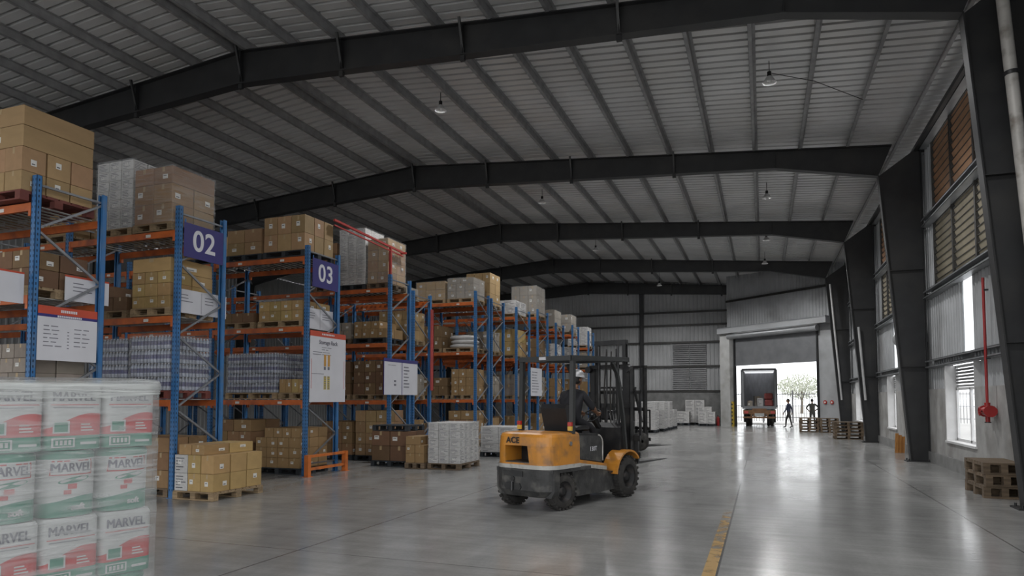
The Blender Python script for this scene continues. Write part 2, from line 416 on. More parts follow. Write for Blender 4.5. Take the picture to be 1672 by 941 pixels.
# Z purlins along the hall
px = [RX - .18, RX + .18] + [RX + .18 + 1.22*i for i in range(1, 13)] + [RX - .18 - 1.22*i for i in range(1, 11)]
for i, x in enumerate(sorted(px, reverse=True)):
    z = roofz(x); mb = MB()
    mb.box((x - .004, YB, z + .005), (x + .004, YF, z + .195), 'purlin')
    mb.box((x - .07, YB, z + .003), (x + .004, YF, z + .012), 'purlin')
    mb.box((x - .004, YB, z + .188), (x + .07, YF, z + .197), 'purlin')
    mb.box((x - .072, YB, z + .003), (x - .066, YF, z + .028), 'purlin')
    struct(mb, 'roof_purlin', f'{ORD[i]} galvanised roof purlin counting from the window wall', 'roof purlin', 'roof purlins')
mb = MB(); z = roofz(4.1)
mb.box((4.02, YB, z - .16), (4.03, YF, z + .12), 'steel_dark').box((3.92, YB, z - .16), (4.03, YF, z - .15), 'steel_dark')  # strut darkened to stand for the shade under the eave
struct(mb, 'trim_1', 'eave strut above the louvres, coloured dark for shade', 'eave strut')

# ------------------------------------------------------------------ right wall
WX = 4.27
def clad_right(mb, y0, y1, z0, z1, m='clad'):
    corrugated(mb, y0, y1, lambda a, d: ((WX - d, a, z0), (WX - d, a, z1)), m, .23, .07)
mbw = MB(); mbd = MB(); win = []
DX0, DX1 = 4.10, 4.32        # plastered lower wall
def dado(y0, y1, z0, z1): mbd.box((DX0, y0, z0), (DX1, y1, z1), 'plaster')
G1, G2, G3, GT = 2.55, 4.38, 6.30, 8.42
BAYS = [(FY[k], FY[k] + 8.34) for k in range(1, 6)]
for bi, (ya, yb) in enumerate(BAYS):
    seen = bi >= 1
    yb = min(yb, 45.9)
    door = bi == 2
    w0, w1 = ya + 4.12, ya + 6.5                # window
    s0, s1 = ya + 4.5, ya + 5.42               # translucent strip
    l0, l1 = ya + 2.3, ya + 7.75               # louvres
    if door: w0, w1, s0, s1, l0, l1 = ya + 4.6, ya + 6.2, ya + 4.9, ya + 5.7, ya + 4.2, ya + 7.6
    d0, d1 = ya + .55, ya + 2.15
    # dado with window opening
    if door:
        dado(ya, d0, 0, 1.9); dado(d1, w0, 0, 1.9)
    else: dado(ya, w0, 0, 1.9)
    dado(w1, yb, 0, 1.9); dado(w0, w1, 0, .66)
    # cladding 1.9-2.55 beside the window, then the strip tier
    if door: clad_right(mbw, ya, d0, 1.9, G1); clad_right(mbw, d1, w0, 1.9, G1)
    else: clad_right(mbw, ya, w0, 1.9, G1)
    clad_right(mbw, w1, yb, 1.9, G1)
    if door: clad_right(mbw, ya, d0, G1, G2); clad_right(mbw, d1, s0, G1, G2); clad_right(mbw, d0, d1, 3.3, G2)
    else: clad_right(mbw, ya, s0, G1, G2)
    clad_right(mbw, s1, yb, G1, G2)
    for z0, z1 in ((G2, G3), (G3, GT)):
        clad_right(mbw, ya, l0, z0, z1); clad_right(mbw, l1, yb, z0, z1)
    clad_right(mbw, ya, l0, GT, roofz(4.2) + .12); clad_right(mbw, l1, yb, GT, roofz(4.2) + .12); clad_right(mbw, l0, l1, GT, roofz(4.2) + .12, 'louvre_hi')
    if not seen: 
        clad_right(mbw, s0, s1, G1, G2); clad_right(mbw, l0, l1, G2, GT); clad_right(mbw, w0, w1, 1.9, G1); dado(w0, w1, .66, 1.9)
        continue
    win.append((bi, ya, yb, w0, w1, s0, s1, l0, l1, d0, d1, door))
struct(mbw, 'wall_right', 'grey ribbed metal cladding of the window wall', 'wall')
struct(mbd, 'wall_right_lower', 'stained plaster lower part of the window wall', 'wall')
mb = MB()
yprev = YB
for ya in [w[1] + .55 for w in win if w[-1]] + [45.9]:
    mb.box((4.06, yprev, 0), (DX0, ya, .28), 'plinth'); yprev = ya + 1.6
struct(mb, 'baseboard_right', 'grey concrete kerb at the foot of the window wall', 'kerb')
BN = ['first', 'second', 'third', 'fourth']
for n, (bi, ya, yb, w0, w1, s0, s1, l0, l1, d0, d1, door) in enumerate(win):
    bay = BN[n] + ' bay from the camera'
    # girts between the columns
    for z, gn in ((G1, 'lowest'), (G2, 'second'), (G3, 'third'), (GT, 'topmost')):
        mb = MB(); a, b = ya + .13, yb - .13
        if door and z == G1: a = d1
        mb.box((4.225, a, z - .1), (4.235, b, z + .1), 'girt'); mb.box((4.02, a, z + .09), (4.235, b, z + .1), 'girt'); mb.box((4.02, a, z - .1), (4.235, b, z - .09), 'girt')
        mb.box((4.02, a, z + .06), (4.028, b, z + .1), 'girt'); mb.box((4.02, a, z - .1), (4.028, b, z - .06), 'girt')
        struct(mb, 'wall_girt', f'{gn} galvanised girt on window wall, {bay}', 'wall girt', 'wall girts')
    # window: sill, frame, upper sash, two lower panes
    root = thing(f'window_{n+1}', f'white framed window in plaster wall, {bay}', 'window', (0, 0, 0), 0, 'windows in the plaster wall', 'structure')
    zt = 2.44
    mb = MB()
    mb.box((4.06, w0 - .03, .62), (4.36, w1 + .03, .67), 'white_frame'); mb.build('window_sill', root)
    mb = MB(); x0, x1 = 4.30, 4.35
    mb.box((DX0 - .01, w0 - .002, .67), (x0, w0 + .02, zt), 'white_frame').box((DX0 - .01, w1 - .02, .67), (x0, w1 + .06, zt), 'white_frame')
    for y in (w0 + .02, w1 - .08): mb.box((x0, y, .67), (x1, y + .06, zt), 'white_frame')
    for z in (.67, 1.86, zt - .06): mb.box((x0, w0 + .02, z), (x1, w1 - .02, z + .06), 'white_frame')
    ym = (w0 + w1)/2
    mb.box((x0, ym - .035, .67), (x1, ym + .035, 1.9), 'white_frame'); mb.build('window_frame', root)
    for a, b, z0, z1 in ((w0 + .08, ym - .035, .73, 1.86), (ym + .035, w1 - .08, .73, 1.86)):
        MB().box((4.32, a, z0), (4.325, b, z1), 'glass').build('pane', root)
    mb = MB(); zz = 1.93
    while zz < zt - .08: mb.bar((4.29, w0 + .08, zz), (4.33, w0 + .08, zz + .03), .004, .004, 'louvre_far'); mb.box((4.30, w0 + .08, zz), (4.335, w1 - .08, zz + .05), 'louvre_far'); zz += .075
    mb.build('upper_louvre', root)
    root = tag(MB().box((WX - .005, s0, G1 + .1), (WX + .005, s1, G2 - .1), 'rooflight').build(f'window_{n+5}'), f'tall translucent daylight strip in cladding, {bay}', 'daylight strip', 'daylight strips', 'structure')
    mb = MB()
    for y in (s0 - .02, s1): mb.box((WX - .03, y, G1 + .1), (WX + .01, y + .02, G2 - .1), 'girt')
    mb.build('strip_frame', root)
    # louvre panels, two tiers of three
    for tier, (z0, z1, key) in enumerate(((G2 + .1, G3 - .1, 'louvre_lo'), (G3 + .1, GT - .1, 'louvre_hi'))):
        wid = (l1 - l0)/3
        for j in range(3):
            a, b = l0 + wid*j, l0 + wid*(j+1)
            root = thing('louvre_panel', f'{"khaki" if tier == 0 else "orange-brown"} louvre panel, {ORD[j]} in its row, {bay}', 'louvre panel', (WX, a, z0), 0, 'wall louvre panels', 'structure')
            mb = MB(); h = z1 - z0; nsl = 10
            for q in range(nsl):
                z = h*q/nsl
                zt_ = z + h/nsl*1.3; mb.box((-.052, .05, zt_ - .02), (-.036, wid - .05, zt_ - .004), 'mullion'); mb.add([(.04, .05, z), (-.04, .05, zt_), (-.04, wid - .05, zt_), (.04, wid - .05, z), (.047, .05, z), (-.033, .05, zt_), (-.033, wid - .05, zt_), (.047, wid - .05, z)], [(0,1,2,3), (4,7,6,5), (1,5,6,2), (0,3,7,4)], key)  # dark lip on each blade draws the shadow gap
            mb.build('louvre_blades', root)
            mb = MB().box((-.07, 0, 0), (.04, .05, h), 'mullion').box((-.07, wid - .05, 0), (.04, wid, h), 'mullion').box((-.05, .05, 0), (.04, wid - .05, .02), 'mullion').box((-.05, .05, h - .02), (.04, wid - .05, h), 'mullion')
            mb.build('louvre_frame', root)
    if door:
        root = thing('door_2', 'narrow side door with a short roller housing beyond second column', 'door', (0, 0, 0), 0, None, 'structure')
        mb = MB(); z = .02
        while z < 3.2: mb.bar((4.2, (d0 + d1)/2, z + .05), (4.2, (d0 + d1)/2, z + .051), .001, .001, 'shutter'); mb.cyl((4.2, d0, z + .05), (4.2, d1, z + .05), .05, 'shutter', 6, smooth=False); z += .1
        mb.build('shutter_curtain', root)
        MB().box((4.08, d0 - .08, 0), (4.26, d0, 3.3), 'steel_dark').build('guide_rail', root)
        MB().box((4.08, d1, 0), (4.26, d1 + .08, 3.3), 'steel_dark').build('guide_rail', root)
        mb = MB().cyl((3.86, d0 - .1, 3.42), (3.86, d1 + .1, 3.42), .21, 'drum', 20).box((3.86, d0 - .1, 3.2), (4.26, d0 - .07, 3.6), 'drum').box((3.86, d1 + .07, 3.2), (4.26, d1 + .1, 3.6), 'drum')
        mb.build('roller_housing', root)

# other walls
mb = MB()
corrugated(mb, YB, YF, lambda a, d: ((XL + d, a, 0), (XL + d, a, roofz(XL) + .2)), 'clad_far', .25, .035)
struct(mb, 'wall_left', 'grey ribbed cladding of the far left wall behind the racks', 'wall')
mb = MB()
corrugated(mb, XL, -2.0, lambda a, d: ((a, YF - d, 2.1), (a, YF - d, roofz(a) + .2)), 'clad_far', .25, .035)
struct(mb, 'wall_far', 'grey ribbed cladding of the end wall', 'wall')
struct(MB().box((XL, YF - .1, 0), (-2.0, YF + .1, 2.1), 'plinth'), 'wall_far_lower', 'plain grey masonry band along the foot of the end wall', 'wall')
for i, z in enumerate((2.17, 3.8, 5.4, 6.55, 7.42)):
    mb = MB().box((XL, YF - .16, z - .06), (-2.0, YF - .04, z + .06), 'mullion')
    struct(mb, 'wall_girt', f'{ORD[i]} dark girt up the end wall', 'wall girt', 'end wall girts')
for i, x in enumerate((-7.6, -15.2, -22)):
    mb = MB(); isect(mb, [(x - .12, 0), (x - .12, roofz(x) - .2)], [(x + .12, 0), (x + .12, roofz(x) - .2)], YF - .3, 'steel_dark', .2, .02)
    struct(mb, 'wall_post', f'{ORD[i]} slim dark wind post against the end wall from the loading door', 'wall post', 'end wall posts')
for tier, (z0, z1) in enumerate(((2.25, 3.72), (3.88, 5.32))):
    for j in range(2):
        a = -5.6 + 1.1*j; mb = MB(); nsl = 11; h = z1 - z0
        for q in range(nsl):
            z = z0 + h*q/nsl
            mb.add([(a, YF - .05, z + h/nsl), (a, YF - .14, z), (a + 1.05, YF - .14, z), (a + 1.05, YF - .05, z + h/nsl)], [(0, 1, 2, 3)], 'louvre_far')
            mb.box((a, YF - .145, z), (a + 1.05, YF - .13, z + .015), 'louvre_far')
        struct(mb, 'louvre_panel', f'grey louvre on the end wall, {("lower", "upper")[tier]} row, {("farther from", "nearer")[j]} the loading door', 'louvre panel', 'end wall louvres')
# rear wall behind the camera: a wide loading opening under a lintel
mb = MB()
corrugated(mb, XL, XR, lambda a, d: ((a, YB + d, 7.9), (a, YB + d, roofz(a) + .2)), 'clad', .25, .035)
struct(mb, 'wall_back', 'ribbed cladding above the wide loading opening behind the camera', 'wall')
struct(MB().box((XL, YB - .1, 7.7), (XR, YB + .1, 7.9), 'steel_dark'), 'trim_2', 'dark steel lintel over the loading opening behind the camera', 'lintel')

# ------------------------------------------------------------------ loading door set askew across the far corner
DA = math.atan2(-.657, .753)
D0 = Vector((-2.0, 43.4, 0))
def dmat(): return Matrix.Translation(D0) @ Matrix.Rotation(DA, 4, 'Z')
DM = dmat()     # local x along the wall, -y towards the hall
LW = 8.3
mb = MB()
corrugated(mb, 0, LW, lambda a, d: ((a, d, 5.75), (a, d, 9.2 - .02*a)), 'clad', .2, .03)
mb.xf(DM); struct(mb, 'wall_door', 'ribbed cladding above the loading door', 'wall')
struct(MB().box((6.32, 0, 0), (LW, .2, 5.75), 'clad').xf(DM), 'wall_door_side', 'grey wall strip beside the loading door', 'wall')
mb = MB().box((-2.0, 43.5, 0), (-1.85, YF, 9.0), 'clad')
struct(mb, 'wall_return', 'short return wall between the end wall and the loading door', 'wall')
struct(MB().box((-.35, -.28, 0), (.42, .2, 5.75), 'white_wall').xf(DM), 'door_column', 'wide white painted column beside the loading door', 'column')
mb = MB().box((.445, -.2, 0), (.56, .06, 1.5), 'yellow')
for q in range(6): mb.box((.45, -.206, .12 + .23*q), (.53, -.199, .22 + .23*q), 'black')
mb.box((.43, -.2, 0), (.445, .06, 1.5), 'black').xf(DM)
tag(mb.build('corner_guard'), 'yellow and black corner guard at foot of white door column', 'corner guard')
root = thing('door_1', 'wide roller shutter loading door half raised over daylight', 'door', (0, 0, 0), 0, None, 'structure')
mb = MB(); z = 3.7
while z < 5.4:
    mb.box((.56, -.006, z), (6.36, .012, z + .085), 'shutter').box((.56, .0, z + .085), (6.36, .012, z + .095), 'shutter'); z += .095
mb.box((.56, -.03, 3.64), (6.36, .03, 3.7), 'shutter').xf(DM); mb.build('shutter_curtain', root)
mb = MB().cyl((.3, -.24, 5.42), (6.5, -.24, 5.42), .17, 'drum', 20).xf(DM); mb.build('shutter_drum', root)
mb = MB().box((-.35, -.5, 5.62), (7.2, .0, 5.95), 'clad').box((-.35, -.52, 5.93), (7.2, 0, 5.98), 'girt').xf(DM); mb.build('door_hood', root)
for a in (.56, 6.3): MB().box((a, -.1, 0), (a + .08, .06, 5.4), 'steel_dark').xf(DM).build('guide_rail', root)
mb = MB()
corrugated(mb, 0, LW - .8, lambda a, d: ((a, -.02 - d, 7.0), (a, -.02 - d, 7.12)), 'mullion', 9, 0)
mb = MB().box((0, -.1, 7.55), (LW - .6, -.02, 7.67), 'mullion').xf(DM)
struct(mb, 'wall_girt', 'dark girt above the loading door', 'wall girt', 'wall girts')

# ------------------------------------------------------------------ yard outside the loading door
struct(MB().box((-60, 46.2, -.25), (90, 160, -.01), 'ground').box((6.5, 20, -.25), (90, 46.2, -.01), 'ground'), 'ground', 'pale concrete yard outside the loading door', 'yard')
struct(MB().box((-80, -90, -.25), (60, YB - 3, -.01), 'ground'), 'ground_rear', 'pale concrete yard behind the camera', 'yard')
root = thing('yard_fence', 'tall grey vertical-bar fence across the yard', 'fence', (0, 50.5, 0))
mb = MB()
x = -12.
while x < 16: mb.box((x - .016, -.016, .1), (x + .016, .016, 2.1), 'fence'); x += .17
mb.build('fence_bars', root)
for z in (.35, 1.15, 1.95): MB().box((-12, -.03, z), (16, .03, z + .05), 'fence').build('fence_rail', root)
for x in (-9, -6, -3, 0, 1.9, 4.2, 7, 10, 13): MB().box((x - .05, -.05, 0), (x + .05, .05, 2.25), 'fence').build('fence_post', root)
import bmesh
def tree(x, y, h, w, label, seed):
    rnd = random.Random(seed); root = thing('tree', label, 'tree', (x, y, 0), 0, 'trees beyond the yard')
    mb = MB().cyl((0, 0, -.01), (.1, 0, h*.55), .16, 'bark', 8, .09)
    for k in range(5):
        a = rnd.uniform(0, 6.28); mb.cyl((.07, 0, h*.35), (math.cos(a)*w*.4, math.sin(a)*w*.4, h*.7), .07, 'bark', 6, .03)
    mb.build('trunk', root)
    mb = MB()
    for k in range(2600):
        a, r = rnd.uniform(0, 6.28), w*math.sqrt(rnd.random()); t = rnd.uniform(-1, 1)
        p = Vector((math.cos(a)*r, math.sin(a)*r, h*.68 + t*h*.34*math.sqrt(max(.05, 1 - (r/w)**2)) + rnd.uniform(-.15, .15)))
        s = rnd.uniform(.07, .15); q = Euler((rnd.uniform(0, 6), rnd.uniform(0, 6), rnd.uniform(0, 6))).to_matrix()
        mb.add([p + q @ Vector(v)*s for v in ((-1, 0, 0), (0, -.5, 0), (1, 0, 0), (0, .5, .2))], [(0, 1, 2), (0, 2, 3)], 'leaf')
    mb.build('crown', root)
tree(4.1, 84, 4.5, 2.5, 'larger haze-pale tree beyond the fence, nearer the truck', 1)
tree(8.3, 86, 3.9, 1.9, 'smaller haze-pale tree beyond the fence, nearer the door jamb', 2)
tree(11.2, 90, 3.3, 1.5, 'low haze-pale tree at the very edge of the door opening', 3)
# ------------------------------------------------------------------ racks
KX = -9.25
_cache = {}
def cached(key, fn):
    if key not in _cache: _cache[key] = fn()
    return _cache[key]
def post_mesh(h):
    mb = MB(); w, d = .095, .075      # omega upright, open side to the aisle-parallel axis
    mb.box((-w/2, -d/2, 0), (w/2, -d/2 + .006, h), 'rack_blue')
    mb.box((-w/2, -d/2, 0), (-w/2 + .006, d/2, h), 'rack_blue').box((w/2 - .006, -d/2, 0), (w/2, d/2, h), 'rack_blue')
    mb.box((-w/2 - .0, d/2 - .006, 0), (-w/2 + .028, d/2, h), 'rack_blue').box((w/2 - .028, d/2 - .006, 0), (w/2, d/2, h), 'rack_blue')
    z = .12
    while z < h - .05:
        mb.box((-.034, -d/2 - .001, z), (-.020, -d/2 + .0, z + .035), 'rack_slot').box((.020, -d/2 - .001, z), (.034, -d/2, z + .035), 'rack_slot')
        mb.box((w/2, -.012, z), (w/2 + .001, .006, z + .035), 'rack_slot')
        z += .075
    return mb.mesh('upright_post')
def foot_mesh(): return MB().box((-.075, -.06, .0), (.075, .06, .008), 'rack_blue').mesh('foot_plate')
def beam_mesh(l, m='rack_orange'):
    mb = MB().box((0, -.02, -.055), (l, .02, .055), m)
    mb.box((0, -.026, -.13), (.045, .022, .055), m).box((l - .045, -.026, -.13), (l, .022, .055), m)
    mb.box((l*.28, -.0215, -.03), (l*.28 + .11, -.02, .02), 'label')
    mb.box((l*.74, -.0215, -.03), (l*.74 + .11, -.02, .02), 'label')
    return mb.mesh('load_beam')
def deck_mesh(l, d):
    mb = MB(); x = .1
    while x < l - .1: mb.box((x, .03, 0), (x + .055, d - .03, .012), 'deck'); x += .16
    return mb.mesh('deck_bars')
def brace_mesh(d, h):
    mb = MB(); z = .25; s = 0
    mb.bar((0, 0, z), (0, d, z), .03, .03, 'brace')
    while z < h - .5:
        z2 = min(z + .62, h - .15)
        a, b = ((0, d) if s == 0 else (d, 0)); mb.bar((0, a, z), (0, b, z2), .032, .03, 'brace', up=(1, 0, 0)); z = z2; s = 1 - s
    mb.bar((0, 0, h - .12), (0, d, h - .12), .03, .03, 'brace')
    return mb.mesh('frame_brace')
RACKS = {}
def rack(key, phrase, y0, y1, top, levels, nb, bay=2.62, red_post=None):
    root = thing('pallet_rack', phrase, 'pallet rack', (KX, y0, 0), 0, 'rows of pallet racking'); d = y1 - y0
    pm = cached(('post', round(top, 2)), lambda: post_mesh(top)); fm = cached('foot', foot_mesh)
    brm = cached(('brace', round(d, 2), round(top, 2)), lambda: brace_mesh(d, top)); bm_ = cached(('beam', bay), lambda: beam_mesh(bay - .095))
    dm = cached(('deck', bay, round(d, 2)), lambda: deck_mesh(bay - .1, d))
    for i in range(nb + 1):
        for yy, r in ((0, 0), (d, math.pi)):
            o = obj('upright_post', pm, root, (-bay*i, yy, 0), r); obj('foot_plate', fm, o)
        obj('frame_brace', brm, root, (-bay*i, 0, 0))
        if i < nb:
            for z in levels:
                obj('load_beam', bm_, root, (-bay*(i + 1) + .0475, -.02, z)); obj('load_beam', bm_, root, (-bay*i - .0475, d + .02, z), math.pi)
                obj('deck_bars', dm, root, (-bay*(i + 1) + .05, 0, z + .056))
    RACKS[key] = dict(y0=y0, y1=y1, lev=[0.0] + [z + .07 for z in levels], root=root)
    return root
rows = [
 ('1', 'blue and orange rack at left, carrying the red-headed notice board', 6.285, 7.264, 4.70, (1.58, 3.0, 4.27), 2),
 ('2', 'blue and orange pallet rack carrying the number sign 02', 8.684, 9.685, 4.93, (1.58, 3.0, 4.46), 3),
 ('3', 'blue and orange pallet rack carrying the number sign 03', 12.147, 13.258, 5.0, (1.575, 3.17, 4.71), 3),
 ('4', 'blue and orange rack carrying the two-page white notice board', 15.627, 16.671, 4.96, (1.56, 3.08, 4.55), 3),
 ('5', 'fifth rack from the camera, backing onto the two-page notice rack', 16.89, 17.92, 4.72, (1.56, 3.15, 4.5), 3),
 ('6', 'sixth rack from the camera, behind the white and brown floor pallets', 21.33, 22.49, 5.38, (1.58, 3.22, 4.95), 3),
 ('7', 'seventh rack from the camera, back to back with the sixth', 22.78, 23.98, 5.32, (1.58, 3.22, 4.95), 2),
 ('8', 'eighth rack from the camera, left of the forklift overhead guard', 25.45, 27.03, 5.35, (1.58, 3.22, 4.90), 2),
 ('9', 'ninth rack from the camera, with the narrow white notice', 28.19, 29.63, 5.6, (1.58, 3.25, 5.2), 2),
 ('10', 'tenth rack from the camera, seen above the forklift roof', 31.0, 32.27, 5.3, (1.58, 3.25, 4.95), 2),
 ('11', 'eleventh rack from the camera, seen above the driver', 33.99, 35.2, 5.5, (1.58, 3.25, 4.95), 2),
 ('12', 'farthest rack, nearest to the end wall', 37.45, 38.6, 5.5, (1.58, 3.25, 4.5), 1),
]
for r in rows: rack(*r)
RN = {'1': 'first rack', '2': 'rack signed oh-two', '3': 'rack signed oh-three', '4': 'two-page-notice rack', '5': 'fifth rack', '6': 'sixth rack', '7': 'seventh rack', '8': 'eighth rack',
      '9': 'ninth rack', '10': 'tenth rack', '11': 'eleventh rack', '12': 'farthest rack'}

# ------------------------------------------------------------------ pallets
def pallet_bm(w, d, m, part=None):
    """w along x, d along y, 0.14 high; bottom boards, nine blocks, stringer boards, top deck"""
    out = {}
    dk = MB(); n = max(4, round(d/.17)) ; st = d/n
    for j in range(n): dk.box((-w/2, -d/2 + st*j + .012, .118), (w/2, -d/2 + st*(j+1) - .012, .14), m)
    for x in (-w/2 + .05, 0, w/2 - .05): dk.box((x - .05, -d/2, .100), (x + .05, d/2, .118), m)
    bl = MB()
    for x in (-w/2 + .05, 0, w/2 - .05):
        for y in (-d/2 + .06, 0, d/2 - .06): bl.box((x - .05, y - .06, .02), (x + .05, y + .06, .10), m)
    sk = MB()
    for y in (-d/2 + .06, 0, d/2 - .06): sk.box((-w/2, y - .06, 0), (w/2, y + .06, .02), m)
    return dk, bl, sk
def pallet(x, y, z, w, d, m, label, rz=0, parts=False, group='shelf pallets', tall=1.):
    key = ('pal', round(w, 2), round(d, 2), m, parts)
    def mk():
        dk, bl, sk = pallet_bm(w, d, m)
        if parts:
            b1 = MB().box((-.05, -.06, .02), (.05, .06, .10), m).mesh('block'); b2 = MB().box((-w/2, -.06, 0), (w/2, .06, .02), m).mesh('base_board')
            return dk.mesh('deck_boards'), b1, b2
        for o in (bl, sk): dk.add(o.v, o.f, m)
        return dk.mesh('pallet')
    me = cached(key, mk)
    if not parts:
        return tag(obj('pallet', me, None, (x, y, z), rz), label, 'pallet', group)
    t = thing('pallet', label, 'pallet', (x, y, z), rz, group); t.scale = (1, 1, tall)
    obj('deck_boards', me[0], t)
    for yy in (-d/2 + .06, 0, d/2 - .06):
        obj('base_board', me[2], t, (0, yy, 0))
        for xx in (-w/2 + .05, 0, w/2 - .05): obj('block', me[1], t, (xx, yy, 0))
    return t

# ------------------------------------------------------------------ cartons
def carton_mesh(m, v):
    """unit carton: body, top and front tape, labels; variant v moves the labels"""
    rnd = random.Random(v*31 + sum(map(ord, m)) % 97)
    mb = MB().bbox((-.5, -.5, 0), (.5, .5, 1), m, .012)
    e = .503
    if m != 'box_white':
        mb.box((-.06, -.5, .99), (.06, .5, 1.003), 'tape')
        mb.box((-.06, -e, .72), (.06, -.49, .98), 'tape')
        mb.box((-e, -.499, .996), (e, -.49, 1.001), m)
    else:
        for q in range(5):
            z = .15 + .16*q; mb.box((-.4, -e, z), (-.4 + rnd.uniform(.3, .8), -.49, z + .05), 'label_ink')
            mb.box((.49, -.4, z), (e, -.4 + rnd.uniform(.3, .8), z + .05), 'label_ink')
    if v % 3 != 2:
        a, z = rnd.uniform(-.4, .12), rnd.uniform(.25, .5); mb.box((a, -e - .001, z), (a + .26, -.49, z + .26), 'label')
        mb.box((a + .04, -e - .003, z + .15), (a + .2, -.49, z + .19), 'label_ink')
    if v % 2 == 0:
        a, z = rnd.uniform(-.4, .12), rnd.uniform(.2, .5); mb.box((.49, a, z), (e, a + .24, z + .26), 'label')
        mb.box((.49, a + .04, z + .05), (e + .002, a + .18, z + .1), 'label_ink')
    return mb.mesh('carton')
PEND = []       # every carton wanted: the 300 that show largest become things, the rest one mass
def seen_size(x, y, z, w, h):
    dx, dy = x, y; dep = -dx*.3476*-1*-1 if False else (-.3476*x + .9376*y); return w*h/max(dep, 1)**2
LD = []
def load(rk, where, x1, x0, y0, y1, z0, tiers, key, rz=0, wrap=None, gap=.014, pal='pal_wood', zp=None, name=None, hid=1., floor=False, parts=False):
    if rk: x1 = min(x1, -9.335)
    """stack of cartons between x0 < x1 (x1 nearest the aisle), y0 the face towards the camera, tiers (nx, ny, h) from below"""
    where_name = name or f'{where} load, {RN[rk]}'
    w, d = x1 - x0, y1 - y0; cx, cy = (x0 + x1)/2, (y0 + y1)/2
    T = Matrix.Translation((cx, cy, 0)) @ Matrix.Rotation(rz, 4, 'Z')
    if pal:
        zb = z0 - .142 if zp is None else zp
        pallet(cx, cy, zb, w + .02, d + .02, pal, f'{ {"pal_wood": "pale wooden", "pal_grey": "weathered wooden", "pal_red": "dull red", "pal_dark": "dark plastic"}[pal]} pallet under the {where_name}', rz, parts, 'pallets on the floor' if floor else 'shelf pallets')
    z = z0; nt = len(tiers)
    rnd = random.Random(int(abs(x1*1000 + y0*777 + z0*55)))
    lvl = -1; off = 0; stay = False; nlv = sum(1 for t in tiers if not (len(t) > 6 and t[6])); nt = nlv
    for tr in tiers:
        if not stay: lvl += 1; off = 0
        ti = lvl; stay = len(tr) > 6 and tr[6]
        nx, ny, h = tr[:3]; fx0, fx1 = (tr[3], tr[4]) if len(tr) > 3 else (0, 1)   # share of the width used, from the aisle end
        k = tr[5] if len(tr) > 5 else key
        tw = w*(fx1 - fx0)/nx; td = d/ny
        for ix in range(nx):
            for iy in range(ny):
                if not (ix == 0 or iy == 0 or ti == nt - 1): continue
                lx = w/2 - w*fx0 - tw*(ix + .5) + rnd.uniform(-.003, .003); ly = -d/2 + td*(iy + .5) + rnd.uniform(-.003, .003)
                p = T @ Vector((lx, ly, 0))
                hz = h - .004
                PEND.append(dict(p=(p.x, p.y, z), s=(tw - gap, td - gap - .006, hz), rz=rz + rnd.uniform(-.004, .004), key=k, v=rnd.randrange(6), size=seen_size(p.x, p.y, z, max(tw, td), h)*hid*(1 if iy == 0 or ix == 0 else .3),
                    tier=('bottom', 'second', 'third', 'fourth', 'fifth', 'sixth', 'seventh', 'eighth')[ti] if ti < nt - 1 or nt == 1 else 'top', ix=ix + off, iy=iy, nx=nx + off + (1 if stay else 0), ny=ny, where=where_name, grp=where_name))
        if stay: off = nx
        else: z += h
    if wrap:
        LD.append((cx, cy, z0, w, d, z, rz, wrap, where_name))
def wrap_mesh(w, d, h, m):
    mb = MB(); g = .012; n = 10
    pts = []
    def ring(z, out):
        r = .03; q = []
        for sx, sy, a0 in ((1, -1, -90), (1, 1, 0), (-1, 1, 90), (-1, -1, 180)):
            for t in (0, 45, 90):
                a = R(a0 + t); q.append((sx*(w/2 + g + out - r) + r*math.cos(a), sy*(d/2 + g + out - r) + r*math.sin(a), z))
        return q
    vs = []; nz = max(4, int(h/.12)); rnd = random.Random(int(w*1000 + h*331))
    for k in range(nz + 1): vs += ring(.002 + (h + .012)*k/nz, rnd.uniform(0, .008))
    n = 12; fs = [(k*n + i, k*n + (i+1) % n, (k+1)*n + (i+1) % n, (k+1)*n + i) for k in range(nz) for i in range(n)]
    mb.add(vs, fs, m); mb.add(vs[-n:], [tuple(range(n))], m)
    return mb.mesh('stretch_wrap')
B, Tn, D, Y, W, G = 'box_kraft', 'box_tan', 'box_dark', 'box_yellowish', 'box_white', 'box_grey'
def lv(rk, n): return RACKS[rk]['lev'][n] + .144
# rack 1
load('1', 'top-shelf', -9.30, -10.36, 6.12, 7.18, lv('1', 3), [(3, 3, .27), (3, 3, .33), (1, 1, .30), (1, 1, .27)], Tn, pal='pal_red')
load('1', 'second-shelf', -9.42, -10.5, 6.33, 7.2, lv('1', 2), [(3, 2, .25), (3, 2, .25)], D)
load('1', 'second-shelf farther', -10.6, -11.7, 6.33, 7.2, lv('1', 2), [(3, 2, .3), (3, 2, .3)], D, hid=.3)
load('1', 'first-shelf', -9.42, -10.5, 6.33, 7.2, lv('1', 1), [(3, 2, .22), (4, 2, .2), (3, 2, .2, .0, .7)], G)
load('1', 'first-shelf farther', -10.6, -11.7, 6.33, 7.2, lv('1', 1), [(3, 2, .3), (3, 2, .25)], D, hid=.3)
load('1', 'top-shelf farther', -10.5, -11.6, 6.15, 7.18, lv('1', 3), [(2, 2, .35), (2, 2, .35)], B, hid=.2)
